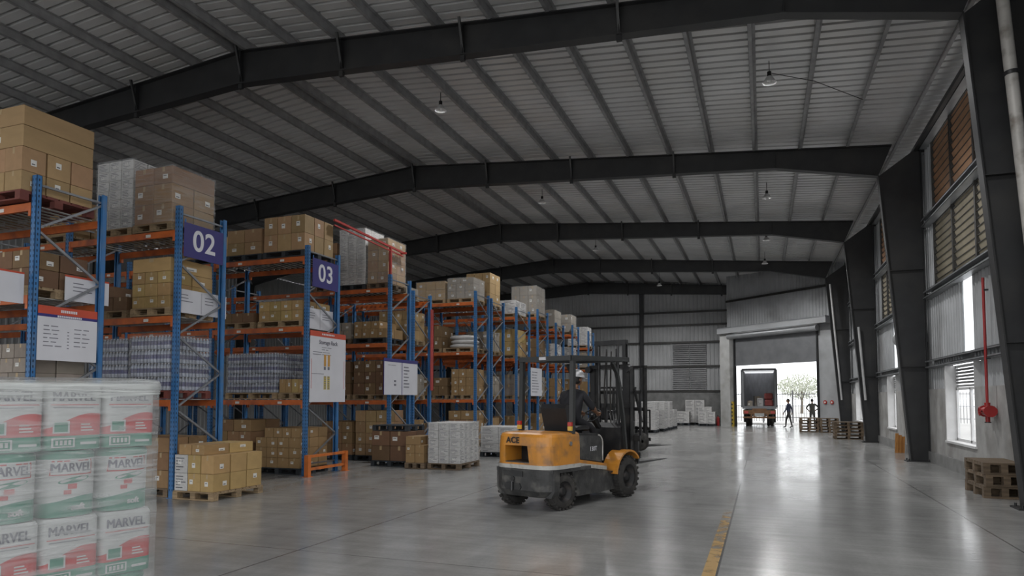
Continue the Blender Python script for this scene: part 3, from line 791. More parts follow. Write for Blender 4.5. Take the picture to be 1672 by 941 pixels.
# rack 02
load('2', 'top-shelf end', -9.40, -10.27, 8.66, 9.62, lv('2', 3), [(2, 2, .34), (2, 2, .34), (2, 1, .30)], B, wrap='film')
load('2', 'top-shelf second', -10.36, -11.24, 8.70, 9.62, lv('2', 3), [(3, 3, .175)]*7, W, wrap='film')
load('2', 'top-shelf third', -11.95, -12.9, 8.70, 9.62, lv('2', 3), [(2, 2, .35), (2, 2, .35)], B, hid=.2)
load('2', 'second-shelf end', -9.40, -10.27, 8.66, 9.62, lv('2', 2), [(3, 2, .2), (3, 2, .22), (3, 2, .2), (1, 1, .24)], Y)
load('2', 'second-shelf second', -10.48, -11.5, 8.74, 9.6, lv('2', 2), [(3, 2, .24), (2, 2, .2, .3, 1)], D)
load('2', 'floor-level end', -9.42, -10.5, 8.74, 9.6, .144, [(3, 2, .3), (3, 2, .3), (2, 2, .25)], B, pal='pal_grey', floor=True, hid=.5)
load('2', 'floor-level second', -10.6, -11.7, 8.74, 9.6, .144, [(3, 2, .3), (3, 2, .3)], D, pal='pal_grey', floor=True, hid=.3)
# rack 03
load('3', 'top-shelf end', -9.32, -10.44, 12.14, 13.2, lv('3', 3), [(3, 3, .38), (3, 3, .40)], Tn, pal='pal_dark')
load('3', 'top-shelf second', -10.52, -11.5, 12.16, 13.2, lv('3', 3), [(2, 2, .28), (2, 2, .30)], Tn, pal='pal_dark')
load('3', 'top-shelf third', -11.95, -13.0, 12.16, 13.2, lv('3', 3), [(2, 2, .3), (2, 2, .3)], B, pal='pal_dark', hid=.2)
load('3', 'second-shelf end', -9.40, -10.6, 12.2, 13.2, lv('3', 2), [(4, 2, .22), (4, 2, .22)], Y)
load('3', 'second-shelf second', -10.75, -11.7, 12.22, 13.2, lv('3', 2), [(3, 2, .22)], D)
load('3', 'first-shelf end', -9.32, -10.0, 12.2, 13.2, lv('3', 1), [(4, 2, .3)], Y)
load('3', 'floor-level end', -9.42, -10.62, 12.2, 13.2, .144, [(4, 3, .22), (4, 3, .22), (4, 3, .22), (4, 3, .21, .0, .8)], B, pal='pal_dark', floor=True)
load('3', 'floor-level second', -10.76, -11.75, 12.2, 13.2, .144, [(3, 2, .26), (3, 2, .26), (3, 2, .26), (2, 2, .26)], B, pal='pal_dark', floor=True)
# two-page-notice rack
load('4', 'top-shelf end', -9.34, -9.98, 15.66, 16.62, lv('4', 3), [(2, 2, .3)]*4, Tn, pal='pal_grey', wrap='film')
load('4', 'top-shelf second', -10.05, -10.88, 15.66, 16.62, lv('4', 3), [(3, 3, .17)]*9, W, pal='pal_dark', wrap='film')
load('4', 'top-shelf third', -10.96, -11.7, 15.66, 16.62, lv('4', 3), [(2, 2, .3)]*4, B, pal='pal_grey')
load('4', 'second-shelf end', -9.4, -10.4, 15.68, 16.6, lv('4', 2), [(4, 2, .25), (3, 2, .2, .2, 1)], B, pal='pal_dark')
load('4', 'second-shelf second', -10.5, -11.4, 15.68, 16.6, lv('4', 2), [(4, 2, .22), (3, 2, .22)], G, pal='pal_grey')
load('4', 'first-shelf end', -9.36, -10.4, 15.68, 16.6, lv('4', 1), [(3, 2, .3)]*3, D)
load('4', 'first-shelf second', -10.5, -11.5, 15.68, 16.6, lv('4', 1), [(3, 2, .3)]*3, D)
load('4', 'floor-level end', -9.36, -10.32, 15.68, 16.6, .144, [(3, 2, .3)]*4, Tn, pal='pal_dark', floor=True)
load('4', 'floor-level second', -10.42, -11.4, 15.68, 16.6, .144, [(3, 2, .3)]*3, B, pal='pal_dark', floor=True)
# fifth
load('5', 'second-shelf end', -9.38, -10.4, 16.95, 17.86, lv('5', 2), [(4, 3, .27)]*3, Tn)
load('5', 'first-shelf end', -9.38, -10.4, 16.95, 17.86, lv('5', 1), [(3, 3, .3)]*2, G)
load('5', 'floor-level end', -9.38, -10.4, 16.95, 17.86, .144, [(3, 3, .3)]*3, B, floor=True)
load('5', 'top-shelf end', -9.6, -10.5, 16.95, 17.86, lv('5', 3), [(3, 2, .2)], G, hid=.6)
# sixth
load('6', 'top-shelf end', -9.36, -10.36, 21.4, 22.4, lv('6', 3), [(3, 2, .26), (3, 2, .26), (2, 2, .2)], G, wrap='film')
load('6', 'top-shelf second', -10.45, -11.6, 21.4, 22.4, lv('6', 3), [(3, 2, .35), (3, 2, .3)], Tn, wrap='film')
load('6', 'second-shelf second', -10.58, -11.5, 21.4, 22.4, lv('6', 2), [(3, 2, .4), (3, 2, .4)], D)
load('6', 'first-shelf end', -9.36, -10.2, 21.4, 22.4, lv('6', 1), [(3, 2, .3)]*3, B)
load('6', 'first-shelf second', -10.35, -11.4, 21.4, 22.4, lv('6', 1), [(3, 2, .3), (2, 2, .3)], D)
load('6', 'floor-level end', -9.36, -10.3, 21.4, 22.4, .144, [(2, 2, .4), (2, 2, .4), (2, 2, .3)], B, floor=True)
load('6', 'floor-level second', -10.4, -11.4, 21.4, 22.4, .144, [(3, 2, .35), (3, 2, .3)], D, floor=True)
# seventh
load('7', 'top-shelf end', -9.32, -10.3, 22.86, 23.9, lv('7', 3), [(3, 2, .38)]*3, Tn)
load('7', 'second-shelf end', -9.36, -10.3, 22.86, 23.9, lv('7', 2), [(2, 2, .4), (2, 2, .3)], G)
load('7', 'first-shelf end', -9.36, -10.3, 22.86, 23.9, lv('7', 1), [(2, 2, .4), (2, 2, .3)], G)
load('7', 'floor-level end', -9.36, -10.3, 22.86, 23.9, .144, [(2, 2, .4), (2, 2, .4)], B, floor=True)
# eighth
load('8', 'top-shelf end', -9.3, -10.4, 25.55, 26.9, lv('8', 3), [(3, 2, .28), (2, 2, .26)], W, wrap='film')
load('8', 'second-shelf end', -9.34, -10.4, 25.55, 26.9, lv('8', 2), [(2, 3, .55), (2, 3, .5)], Y)
load('8', 'first-shelf end', -9.36, -10.4, 25.55, 26.9, lv('8', 1), [(2, 2, .45), (2, 2, .4)], G)
load('8', 'floor-level end', -9.36, -10.4, 25.55, 26.9, .144, [(2, 2, .4), (2, 2, .4)], B, floor=True)
# ninth
load('9', 'top-shelf end', -9.3, -10.5, 28.26, 29.55, lv('9', 3), [(3, 3, .42)]*3, G, wrap='film')
load('9', 'second-shelf end', -9.3, -10.4, 28.26, 29.55, lv('9', 2), [(2, 2, .45), (2, 2, .4)], D)
load('9', 'first-shelf end', -9.3, -10.4, 28.26, 29.55, lv('9', 1), [(2, 2, .45), (2, 2, .4)], G)
load('9', 'floor-level end', -9.3, -10.4, 28.26, 29.55, .144, [(2, 2, .45), (2, 2, .4)], B, floor=True)
# tenth to twelfth
load('10', 'top-shelf end', -9.3, -10.5, 31.08, 32.2, lv('10', 3), [(2, 2, .4), (2, 2, .38)], G, wrap='film')
load('10', 'second-shelf end', -9.3, -10.5, 31.08, 32.2, lv('10', 2), [(2, 2, .45), (2, 2, .4)], W)
load('10', 'first-shelf end', -9.3, -10.5, 31.08, 32.2, lv('10', 1), [(2, 2, .45), (2, 2, .4)], B)
load('11', 'top-shelf end', -9.3, -10.4, 34.06, 35.1, lv('11', 3), [(2, 2, .45), (2, 2, .45)], G, wrap='film')
load('11', 'second-shelf end', -9.3, -10.4, 34.06, 35.1, lv('11', 2), [(2, 2, .45), (2, 2, .45)], W)
load('11', 'first-shelf end', -9.3, -10.4, 34.06, 35.1, lv('11', 1), [(2, 2, .45), (2, 2, .45)], B)
load('12', 'top-shelf end', -9.3, -10.5, 37.55, 38.5, lv('12', 3), [(3, 2, .35)]*3, W, wrap='film')
load('12', 'second-shelf end', -9.3, -10.5, 37.55, 38.5, lv('12', 2), [(2, 2, .45), (2, 2, .4)], G)
load('12', 'first-shelf end', -9.3, -10.5, 37.55, 38.5, lv('12', 1), [(2, 2, .45), (2, 2, .4)], B)
# floor pallets in front of the racks
CA = math.atan2(9.74 - 8.59, -8.5 + 8.33)   # direction of the right edge of the near carton pallet
load(None, '', -8.31, -9.14, 8.60, 9.74, .146, [(2, 3, .29, 0, .66, Y, True), (1, 3, .29, .66, 1, W), (2, 3, .30, 0, .66, Y, True), (1, 3, .30, .66, 1, W), (2, 2, .17, .25, .9)], Y, pal='pal_wood', name='open pallet before rack 02', floor=True, parts=True)
load(None, '', -8.06, -9.08, 14.52, 15.4, .144, [(2, 2, .36), (2, 2, .36)], D, pal='pal_dark', name='dark pallet before the two-page notice', floor=True, parts=True)
load(None, '', -7.50, -8.0, 14.28, 15.0, .144, [(2, 2, .22), (2, 2, .2), (1, 2, .2, .2, 1)], B, rz=.0, pal='pal_grey', name='weathered pallet beside the tall white stack', floor=True, parts=True)
load(None, '', -6.62, -7.44, 14.36, 15.5, .144, [(3, 4, .19), (3, 4, .19), (3, 4, .19), (3, 4, .19), (3, 4, .19)], W, rz=0, pal='pal_grey', name='tall white stack on the floor', floor=True, parts=True, wrap='film')
load(None, '', -6.5, -7.6, 17.9, 18.9, .144, [(2, 2, .25), (2, 2, .25), (2, 2, .22)], W, pal='pal_dark', name='low white pallet behind the forklift tail', floor=True, wrap='film')
for i, (x, y) in enumerate(((-5.9, 33.2), (-5.7, 34.9), (-5.65, 36.6), (-5.6, 38.2))):
    load(None, '', x + 1.0, x, y, y + 1.2, .144, [(1, 2, .46)]*3 if i != 3 else [(1, 2, .46)]*2, W, pal='pal_dark', name=f'{ORD[i]} white pallet in line beyond the far forklift', floor=True, wrap='film')
for i, (x, y, n) in enumerate(((-5.1, 44.2, 2), (-3.75, 43.4, 2), (-4.75, 44.6, 3))):
    pass
load(None, '', -4.35, -5.15, 43.6, 44.6, .144, [(1, 1, .36), (1, 1, .36)], W, pal='pal_dark', name='smaller white pallet by the end wall', floor=True)
load(None, '', -2.75, -3.75, 43.0, 44.0, .144, [(2, 1, .36), (2, 1, .36), (2, 1, .30, .2, 1)], W, pal='pal_dark', name='white pallet nearest the loading door column', floor=True)
load(None, '', -3.5, -4.7, 44.7, 45.5, .144, [(2, 1, .5), (2, 1, .5), (2, 1, .45)], W, pal='pal_dark', name='tallest white pallet against the end wall', floor=True)

# make the cartons
PEND.sort(key=lambda c: -c['size'])
CN = {'box_kraft': 'brown', 'box_tan': 'tan', 'box_dark': 'dark brown', 'box_yellowish': 'yellowish brown', 'box_white': 'white printed', 'box_grey': 'greyish brown'}
rest = MB()
for i, c in enumerate(PEND):
    me = cached(('carton', c['key'], c['v']), lambda: carton_mesh(c['key'], c['v']))
    if i < 300:
        if c['nx'] == 1 and c['ny'] == 1: pos = 'full-width'
        else:
            pos = ('aisle-end' if c['ix'] == 0 else f'{ORD[c["ix"]]} from aisle') if c['nx'] > 1 else 'whole-width'
            if c['iy'] == 0 and c['ny'] > 1: pos += ', front'
            elif c['iy']: pos += ', ' + ('back' if c['iy'] == c['ny'] - 1 else f'{ORD[c["iy"]]} deep')
        lab = f'{CN[c["key"]]} carton, {c["tier"]} tier, {pos}, {c["where"]}'
        tag(obj('carton', me, None, c['p'], c['rz'], c['s']), lab, 'carton', 'cartons, ' + c['grp'])
    else:
        mx = Matrix.Translation(c['p']) @ Matrix.Rotation(c['rz'], 4, 'Z') @ Matrix.Diagonal((*c['s'], 1))
        vs = [mx @ v.co for v in me.vertices]; o = len(rest.v); rest.v += [tuple(v) for v in vs]
        for p in me.polygons:
            nm = [k for k, q in M.items() if q == me.materials[p.material_index]][0]
            rest.f.append(tuple(o + a for a in p.vertices)); rest.m.append(rest.mi(nm)); rest.sm.append(False)

if rest.v: tag(rest.build('carton_stock'), 'remaining small cartons stacked deeper in and along the farther racks', 'cartons', None, 'stuff')
for (cx, cy, z0, w, d, z1, rz, m, nm) in LD:
    tag(obj('stretch_wrap', wrap_mesh(w, d, z1 - z0, m), None, (cx, cy, z0), rz), f'clear stretch film around the {nm}', 'stretch film', 'stretch films round pallet loads')

# bottled water packs
def bottle_pack(nx, ny, w, d, h):
    mb = MB(); sx, sy = w/nx, d/ny; r = min(sx, sy)/2*.97
    for i in range(nx):
        for j in range(ny):
            c = (-w/2 + sx*(i + .5), -d/2 + sy*(j + .5), 0)
            if 0 < i < nx - 1 and 0 < j < ny - 1:
                mb.lathe([(r, h*.5), (r, h*.7), (r*.4, h*.9), (r*.4, h)], 'bottle', 6, c); continue
            mb.lathe([(0, 0), (r*.9, 0), (r, h*.04), (r, h*.30)], 'bottle', 8, c)
            mb.lathe([(r*.99, h*.30), (r*.99, h*.62)], 'bottle_dark', 8, c)
            mb.lathe([(r, h*.62), (r, h*.70), (r*.72, h*.84), (r*.36, h*.92), (r*.36, h*.93)], 'bottle', 8, c)
            mb.lathe([(r*.42, h*.93), (r*.42, h*.995), (0, h)], 'bottle_cap', 8, c)
    return mb.mesh('bottle_pack')
def water(rk, where, x1, x0, y0, y1, z0, nt, h, npx, npy, pal):
    w, d = x1 - x0, y1 - y0; cx, cy = (x0 + x1)/2, (y0 + y1)/2; nm = f'{where} water load, {RN[rk]}'
    pallet(cx, cy, z0 - .142, w + .03, d + .02, pal, f'{"dull red" if pal == "pal_red" else "pale wooden"} pallet under the {nm}')
    pw, pd = w/npx, d/npy
    me = cached(('bp', round(pw, 2), round(pd, 2), h), lambda: bottle_pack(4, 4, pw - .01, pd - .01, h - .004))
    for t in range(nt):
        for i in range(npx):
            for j in range(npy):
                if not (i == 0 or j == 0 or t == nt - 1): continue
                tag(obj('bottle_pack', me, None, (x1 - pw*(i + .5), y0 + pd*(j + .5), z0 + h*t + .001)), f'bottled water pack, {("bottom", "second", "third", "fourth", "fifth")[t] if t < nt-1 else "top"} tier, {"aisle-end" if i == 0 else ORD[i] + " from aisle"}, {"front" if j == 0 else ("back" if j == npy - 1 else ORD[j] + " deep")}, {where} load, {RN[rk]}', 'water pack', 'bottled water packs, ' + nm)
    tag(obj('stretch_wrap', wrap_mesh(w, d, nt*h, 'film'), None, (cx, cy, z0)), f'clear stretch film around the {nm}', 'stretch film', 'stretch films round pallet loads')
water('2', 'first-shelf end', -9.40, -10.30, 8.68, 9.6, lv('2', 1) + .002, 4, .235, 3, 3, 'pal_red')
water('2', 'first-shelf second', -10.40, -11.3, 8.70, 9.6, lv('2', 1) + .002, 4, .228, 3, 3, 'pal_red')
water('3', 'first-shelf middle', -10.08, -11.45, 12.18, 13.2, lv('3', 1) + .002, 4, .22, 4, 3, 'pal_wood')
# sacks on the sixth rack
sm = MB(); sm.lathe([(0, 0), (.42, .0), (.5, .05), (.5, .10), (.42, .145), (0, .15)], 'box_white', 12); sm.v = [(v[0]*.52/.5*(1.0), v[1]*.9, v[2]) for v in sm.v]
sme = sm.mesh('sack')
pallet(-9.95, 21.9, lv('6', 2) - .142, 1.15, 1.0, 'pal_wood', 'pale wooden pallet under the white sacks, sixth rack')
for t in range(3): tag(obj('sack', sme, None, (-9.93 + .04*(t % 2), 21.9, lv('6', 2) + .152*t), .05*t), f'flat white sack, {("bottom", "middle", "top")[t]} of three on sixth rack second shelf', 'sack', 'white sacks on the sixth rack')

# red tie bars and post above the aisle between rack 03 and the two-page-notice rack
root = thing('tie_rail', 'red overhead rail running above the aisle from rack 03 past the next rack', 'overhead rail', (0, 0, 0))
MB().bar((-9.25, 13.1, 5.80), (-9.25, 16.3, 5.68), .045, .05, 'rack_red').build('tie_bar', root)
MB().bar((-9.25, 13.1, 5.68), (-9.25, 16.3, 5.58), .03, .03, 'rack_red').build('tie_bar', root)
MB().bar((-9.25, 15.63, 4.965), (-9.25, 15.63, 5.70), .06, .06, 'rack_red').build('post', root)
MB().bar((-9.14, 16.28, 5.66), (-9.31, 16.28, 5.66), .04, .05, 'rack_red').build('cross_bar', root)
tag(MB().box((-9.18, 17.83, 1.9), (-9.16, 18.01, 4.3), 'rack_red').box((-9.32, 17.99, 1.9), (-9.16, 18.01, 4.3), 'rack_red').build('post_protector'), 'long red angle protector on the fifth rack rear post', 'post protector')

# end guard at rack 03
root = thing('end_guard', 'orange steel end guard on the floor at rack 03', 'rack guard', (-9.06, 12.0, 0))
for y in (0, 1.36):
    p = MB().box((-.05, y - .05, .008), (.05, y + .05, .46), 'guard').build('post', root)
    MB().box((-.08, y - .08, 0), (.08, y + .08, .008), 'guard').build('foot_plate', p)
for z in (.13, .40): MB().box((-.03, .05, z), (.03, 1.31, z + .055), 'guard').build('rail', root)

# ------------------------------------------------------------------ signs
SXP = KX + .055
def face(o): o.rotation_euler = (math.pi/2, 0, math.pi/2); return o      # text reading along +y, facing +x
def text_on(root, s, size, m, y, z, bold=0., spacing=1., name='lettering', x=.006):
    return face(obj(name, text_mesh(s, size, m, .003, bold, spacing, name), root, (x, y, z)))
def number_sign(s, y0, y1, z0, z1):
    root = thing('number_sign', f'navy sign reading {s} in white on the {"second" if s == "02" else "third"} rack from the camera', 'sign', (SXP, y0, z0), 0, 'rack number signs')
    w, h = y1 - y0, z1 - z0
    MB().box((-.003, 0, 0), (.004, w, h), 'sign_navy').build('sign_panel', root)
    text_on(root, s, h*.86, 'sign_letter', w/2, h/2 - .0, .008, 1.05, 'numerals')
    for y in (.03, w - .03):
        MB().box((-.01, y - .012, h), (.0, y + .012, h + .06), 'rack_blue').build('bracket', root)
number_sign('02', 8.74, 9.63, 4.08, 4.67)
number_sign('03', 12.25, 13.2, 4.12, 4.75)
def header(y0, y1, z0, z1, label, split=None, red=False):
    root = thing('header_sign', label, 'sign board', (KX - .062, y0, z0), 0, 'white header boards'); w, h = y1 - y0, z1 - z0
    MB().box((-.006, 0, 0), (.0, w, h), 'sign_white').build('board_panel', root)
    if red: MB().box((-.007, 0, h), (.002, w, h + .025), 'sign_red').build('top_edge', root)
    mb = MB(); rnd = random.Random(int(y0*10))
    for a in ([.12] if not split else [.08, split + .08]):
        for q in range(3): mb.box((0, a, h*.75 - .055*q), (.0015, a + rnd.uniform(.15, .3), h*.75 - .055*q + .014), 'ink')
    if split: mb.box((0, split - .004, .02), (.0015, split + .004, h - .02), 'ink')
    mb.build('printed_lines', root)
header(5.2, 6.2, 2.93, 3.33, 'white board with red top edge, cut by left frame edge, first rack', None, True)
header(6.77, 7.46, 3.06, 3.40, 'white board between the first rack posts, above the red-headed notice', None, True)
header(8.72, 9.86, 3.13, 3.54, 'white two-panel board below number sign 02', .55)
header(12.2, 13.18, 3.2, 3.66, 'white board below number sign 03', .5)
# notices
def lines(root, w, y0, z1, n, dz, ink='ink', rnd=random, h=.012, seg=2):
    mb = MB()
    for q in range(n):
        a = y0
        for _ in range(seg):
            l = rnd.uniform(.2, .5)*w/seg*1.6; mb.box((.001, a, z1 - dz*q), (.0055, a + l, z1 - dz*q + h), ink); a += l + .03
    mb.build('printed_lines', root)
rnd = random.Random(3)
root = thing('notice_board', 'white notice with red and navy heading on the first rack end', 'notice board', (SXP, 6.32, 2.18), 0)
MB().box((-.004, 0, 0), (.003, .87, .60), 'sign_white').build('board_panel', root)
MB().box((-.004, 0, .64), (.003, .87, .75), 'sign_red').build('red_heading', root)
MB().box((-.004, 0, .60), (.003, .87, .64), 'sign_navy').build('navy_heading', root)
mb = MB(); a = .32
while a < .56: mb.box((.003, a, .675), (.006, a + .018, .712), 'sign_letter'); a += .027
mb.build('heading_letters', root); mb = MB(); a = .27
while a < .63: mb.box((.003, a, .607), (.006, a + .02, .633), 'sign_letter'); a += .028
mb.build('heading_letters', root)
lines(root, .34, .08, .47, 6, .055, 'ink', rnd); lines(root, .30, .52, .45, 5, .06, 'ink', rnd)
mb = MB()
for q in range(6): mb.box((.003, .42, .40 - .045*q), (.0055, .445, .412 - .045*q), 'ink')
mb.build('list_marks', root)
root = thing('notice_board', 'tall white storage notice with red heading on rack 03 end', 'notice board', (SXP, 12.2, 1.58), 0)
MB().box((-.004, 0, 0), (.003, 1.33, 1.45), 'sign_white').build('board_panel', root)
MB().box((-.004, 0, 1.45), (.003, 1.33, 1.57), 'sign_red').build('red_heading', root)
text_on(root, 'Storage Rack', .13, 'ink', .66, 1.33, .002, 1.0, 'heading')
mb = MB()
for q in range(8): mb.box((.003, .42 + .06*q, 1.495), (.006, .42 + .06*q + .04, 1.53), 'sign_letter')
mb.build('heading_letters', root)
lines(root, .5, .42, 1.21, 2, .05, 'ink', rnd); lines(root, .9, .1, 1.1, 2, .05, 'ink', rnd)
MB().box((.003, .06, .62), (.005, .5, .632), 'ink').build('ruled_line', root); MB().box((.003, .05, .3), (.005, .06, .95), 'sign_red').build('ruled_line', root); MB().box((.003, 1.27, .3), (.005, 1.28, .95), 'sign_red').build('ruled_line', root)
mb = MB()
for a in (.50, .64): mb.box((.003, a, .80), (.006, a + .08, 1.06), 'ink_orange'); mb.box((.003, a, .72), (.006, a + .07, .79), 'ink')
for a in (.50, .63): mb.box((.003, a, .28), (.006, a + .09, .58), 'ink_yellow'); [mb.box((.006, a + .02, .30 + .05*q), (.007, a + .07, .325 + .05*q), 'ink') for q in range(6)]
mb.build('rack_diagram', root)
root = thing('notice_board', 'white two-page notice board with navy heading', 'notice board', (SXP, 15.27, 1.76), 0)
MB().box((-.004, 0, 0), (.003, 1.80, .93), 'sign_white').build('board_panel', root)
MB().box((-.006, -.02, .87), (.005, 1.82, .96), 'sign_navy').build('navy_heading', root)
MB().box((.003, .91, 0), (.006, .94, .93), 'sign_navy').box((-.004, -.025, 0), (.006, 0, .93), 'sign_navy').build('board_frame', root)
lines(root, .4, 1.02, .74, 7, .09, 'ink', rnd, .03, 1); lines(root, .3, .5, .34, 2, .1, 'ink', rnd, .05, 1); lines(root, .6, .2, .78, 1, .05, 'ink', rnd)
root = thing('notice_board', 'narrow white notice on the ninth rack, seen left of forklift guard', 'notice board', (SXP, 27.1, 1.78), 0)
MB().box((-.004, 0, 0), (.003, 1.5, 1.2), 'sign_white').build('board_panel', root)
lines(root, 1.2, .15, 1.0, 8, .12, 'ink', rnd, .03)
for y in (.3, 1.2): MB().box((-.02, y - .01, 1.2), (-.002, y + .01, 1.45), 'brace').build('hanger', root)
# ------------------------------------------------------------------ shrink-wrapped pallet of printed packs in front at the left
PR = math.pi/2 - R(16)          # face runs along local x, receding from the camera towards the right corner
PC = Vector((-3.78, 3.40, 0))    # far right corner of the load
PX = Vector((math.sin(R(16)), math.cos(R(16)), 0)); PN = Vector((math.cos(R(16)), -math.sin(R(16)), 0))   # along the face, and out of it
def pl(a, b, z):                # a metres back from the corner along the face, b metres in behind it
    p = PC - PX*a - PN*b; return (p.x, p.y, z)
PWD, PDP, PH = 1.28, 1.0, .40
pallet(*pl(PWD/2, PDP/2, 0), PWD + .04, PDP + .04, 'pal_wood', 'wooden pallet under the film-wrapped green and red packs', PR, True, 'pallets on the floor')
def pack_outline(w, d, n, r):
    pts = []
    for sx, sy, a0 in ((1, -1, -90), (1, 1, 0), (-1, 1, 90), (-1, -1, 180)):
        for k in range(n): 
            a = R(a0 + 90*k/(n - 1)); pts.append((sx*(w/2 - r) + r*math.cos(a), sy*(d/2 - r) + r*math.sin(a)))
    return pts
def printed_pack(kind):
    """body with printed bands; outward face is local -y"""
    w, d, h = .312, .322, PH - .006
    tin = kind == 'tin'; r = .135 if tin else .045
    out = pack_outline(w, d, 7 if tin else 4, r); n = len(out)
    # subdivide long edges so that the printed wave is smooth
    pts = []
    for i in range(n):
        a, b = Vector(out[i]), Vector(out[(i+1) % n]); m = max(1, int((b - a).length/.03))
        for k in range(m): pts.append(tuple(a.lerp(b, k/m)))
    n = len(pts)
    mb = MB()
    def wave(p, z0, amp): return z0 + amp*math.sin(p[0]/w*3.2 + .6)
    if tin: rows = [(0, 0, 'pack_green'), (.10, .022, 'pack_white'), (.345, 0, 'pack_green'), (.372, 0, 'pack_green'), (h, 0, None)]
    else: rows = [(0, 0, 'pack_green'), (.085, .0, 'pack_red'), (.17, .05, 'pack_white'), (.375, 0, 'pack_white'), (h, 0, None)]
    vs = []
    for z, amp, _ in rows:
        for p in pts:
            s = .94 if z == h else (1.02 if tin and z in (.345, .372) else 1)
            vs.append((p[0]*s, p[1]*s, wave(p, z, amp) if amp else z))
    for j in range(len(rows) - 1):
        mb.add(vs[j*n:(j+2)*n], [(k, (k+1) % n, n + (k+1) % n, n + k) for k in range(n)], rows[j][2], True)
    mb.add(vs[-n:], [tuple(range(n))], 'pack_white'); mb.add(vs[:n], [tuple(reversed(range(n)))], 'pack_green')
    return mb.mesh('printed_pack')
def pack_logo(kind):
    """lettering and marks laid on the pack's outward face, following its curve"""
    tin = kind == 'tin'; w, d = .312, .322; r = .135 if tin else .045
    def front(x):     # y of the surface at x
        e = abs(x) - (w/2 - r)
        return -d/2 if e <= 0 else -(d/2 - r) - math.sqrt(max(0, r*r - e*e))
    mb = MB()
    def quad(x0, x1, z0, z1, m, lift, n=8):
        xs = [x0 + (x1 - x0)*k/n for k in range(n + 1)]
        vs = [(x, front(x) - lift, z) for x in xs for z in (z0, z1)]
        mb.add(vs, [(2*k, 2*k+2, 2*k+3, 2*k+1) for k in range(n)], m)
    def txt(s, size, x, z, m, lift, bold=0., tall=1.):
        me = text_mesh(s, size, m, .0, bold); bt = bmesh.new(); bt.from_mesh(me)
        for q in range(-13, 14): bmesh.ops.bisect_plane(bt, geom=bt.verts[:] + bt.edges[:] + bt.faces[:], plane_co=(q*.0115 - x, 0, 0), plane_no=(1, 0, 0))
        bmesh.ops.triangulate(bt, faces=bt.faces[:]); bt.to_mesh(me); bt.free()
        for dx, dz in ((-.0022, 0), (0, .0012), (.0022, 0)):      # struck three times for a heavy face
            vs = [(v.co.x + x + dx, front(v.co.x + x + dx) - lift - abs(dx)*.2, v.co.y*tall + z + dz) for v in me.vertices]
            mb.add(vs, [tuple(p.vertices) for p in me.polygons], m)
        bpy.data.meshes.remove(me)
    if tin:
        quad(-.118, .108, .248, .336, 'pack_red', .003, 20); quad(-.112, .102, .255, .329, 'pack_white', .0045, 20)
        txt('MARVEL', .060, -.006, .291, 'pack_grey', .006, 0., 1.25)
        vs = [(0, front(0) - .003, .222)]
        n = 16
        for k in range(n): a = 2*math.pi*k/n; x = .085*math.cos(a) + .005; vs.append((x, front(x) - .003, .218 + .017*math.sin(a) + .012*math.cos(a)))
        mb.add(vs, [(0, k + 1, (k + 1) % n + 1) for k in range(n)], 'pack_green')
        quad(-.03, .02, .165, .195, 'pack_red', .003); quad(-.05, -.01, .135, .16, 'pack_red', .004)
        txt('soft', .05, .03, .055, 'pack_white', .004, .001)
    else:
        txt('MARVEL', .064, -.01, .318, 'pack_grey', .006, 0., 1.25)
        quad(-.13, .13, .268, .274, 'pack_red', .003); quad(-.12, .10, .252, .256, 'pack_grey', .003)
        quad(-.12, -.03, .10, .175, 'pack_white', .003); quad(-.112, -.04, .108, .165, 'pack_green', .004)
        quad(.02, .10, .105, .16, 'pack_red', .004); 
        for q in range(3): quad(.03, .10 - .01*q, .112 + .018*q, .12 + .018*q, 'pack_white', .006)
        quad(-.125, .0, .015, .072, 'pack_white', .003); quad(-.115, -.01, .022, .065, 'pack_green', .004)
        for q in range(4): quad(-.105 + .023*q, -.09 + .023*q, .03, .058, 'pack_white', .006, 2)
        quad(.03, .12, .03, .045, 'pack_white', .004)
    return mb.mesh('printed_lettering')
PK = {k: (printed_pack(k), pack_logo(k)) for k in ('tin', 'bag')}
for t, kind in enumerate(('tin', 'bag', 'tin', 'bag')):
    for i in range(4):
        for j in range(3):
            if not (j == 0 or i == 0 or t == 3): continue
            o = obj('printed_pack', PK[kind][0], None, pl(.16 + .32*i, .165 + .33*j, .144 + PH*t), PR)
            desc = 'round-shouldered white and green pack' if kind == 'tin' else 'white, red and green pack'
            tag(o, f'{desc}, {("bottom", "second", "third", "top")[t]} tier, {ORD[i]} from far corner, {("front", "middle", "back")[j]} row of film-wrapped pallet', 'printed pack', 'printed packs on the film-wrapped pallet')
            if j == 0: obj('printed_lettering', PK[kind][1], o)
# film: hugging the packs, pleated over the top edge
mb = MB(); w, d = PWD + .006, PDP + .02; rnd = random.Random(5)
zs = [.146, .3, .52, .55, .75, .93, .97, 1.2, 1.34, 1.38, 1.55, 1.70, 1.745]
def ring(z, out, wob):
    q = []
    for (x0, y0), (x1, y1) in (((-w/2, -d/2), (w/2, -d/2)), ((w/2, -d/2), (w/2, d/2)), ((w/2, d/2), (-w/2, d/2)), ((-w/2, d/2), (-w/2, -d/2))):
        n = 16
        for k in range(n):
            t = k/n; x, y = x0 + (x1 - x0)*t, y0 + (y1 - y0)*t
            s = out + rnd.uniform(0, wob)
            q.append((x + s*(2*x/w), y + s*(2*y/d), z + (.03*math.sin(x*3.1 - .6) - .018 if z > 1.72 else 0)))
    return q
vs = []
for z in zs: vs += ring(z, .003, .006)
n = 64
mb.add(vs, [(k*n + i, k*n + (i+1) % n, (k+1)*n + (i+1) % n, (k+1)*n + i) for k in range(len(zs) - 1) for i in range(n)], 'film_heavy', True)
root = thing('stretch_wrap', 'milky layered stretch film round the pallet of green and red packs', 'stretch film', (pl(PWD/2, PDP/2, 0)), PR)
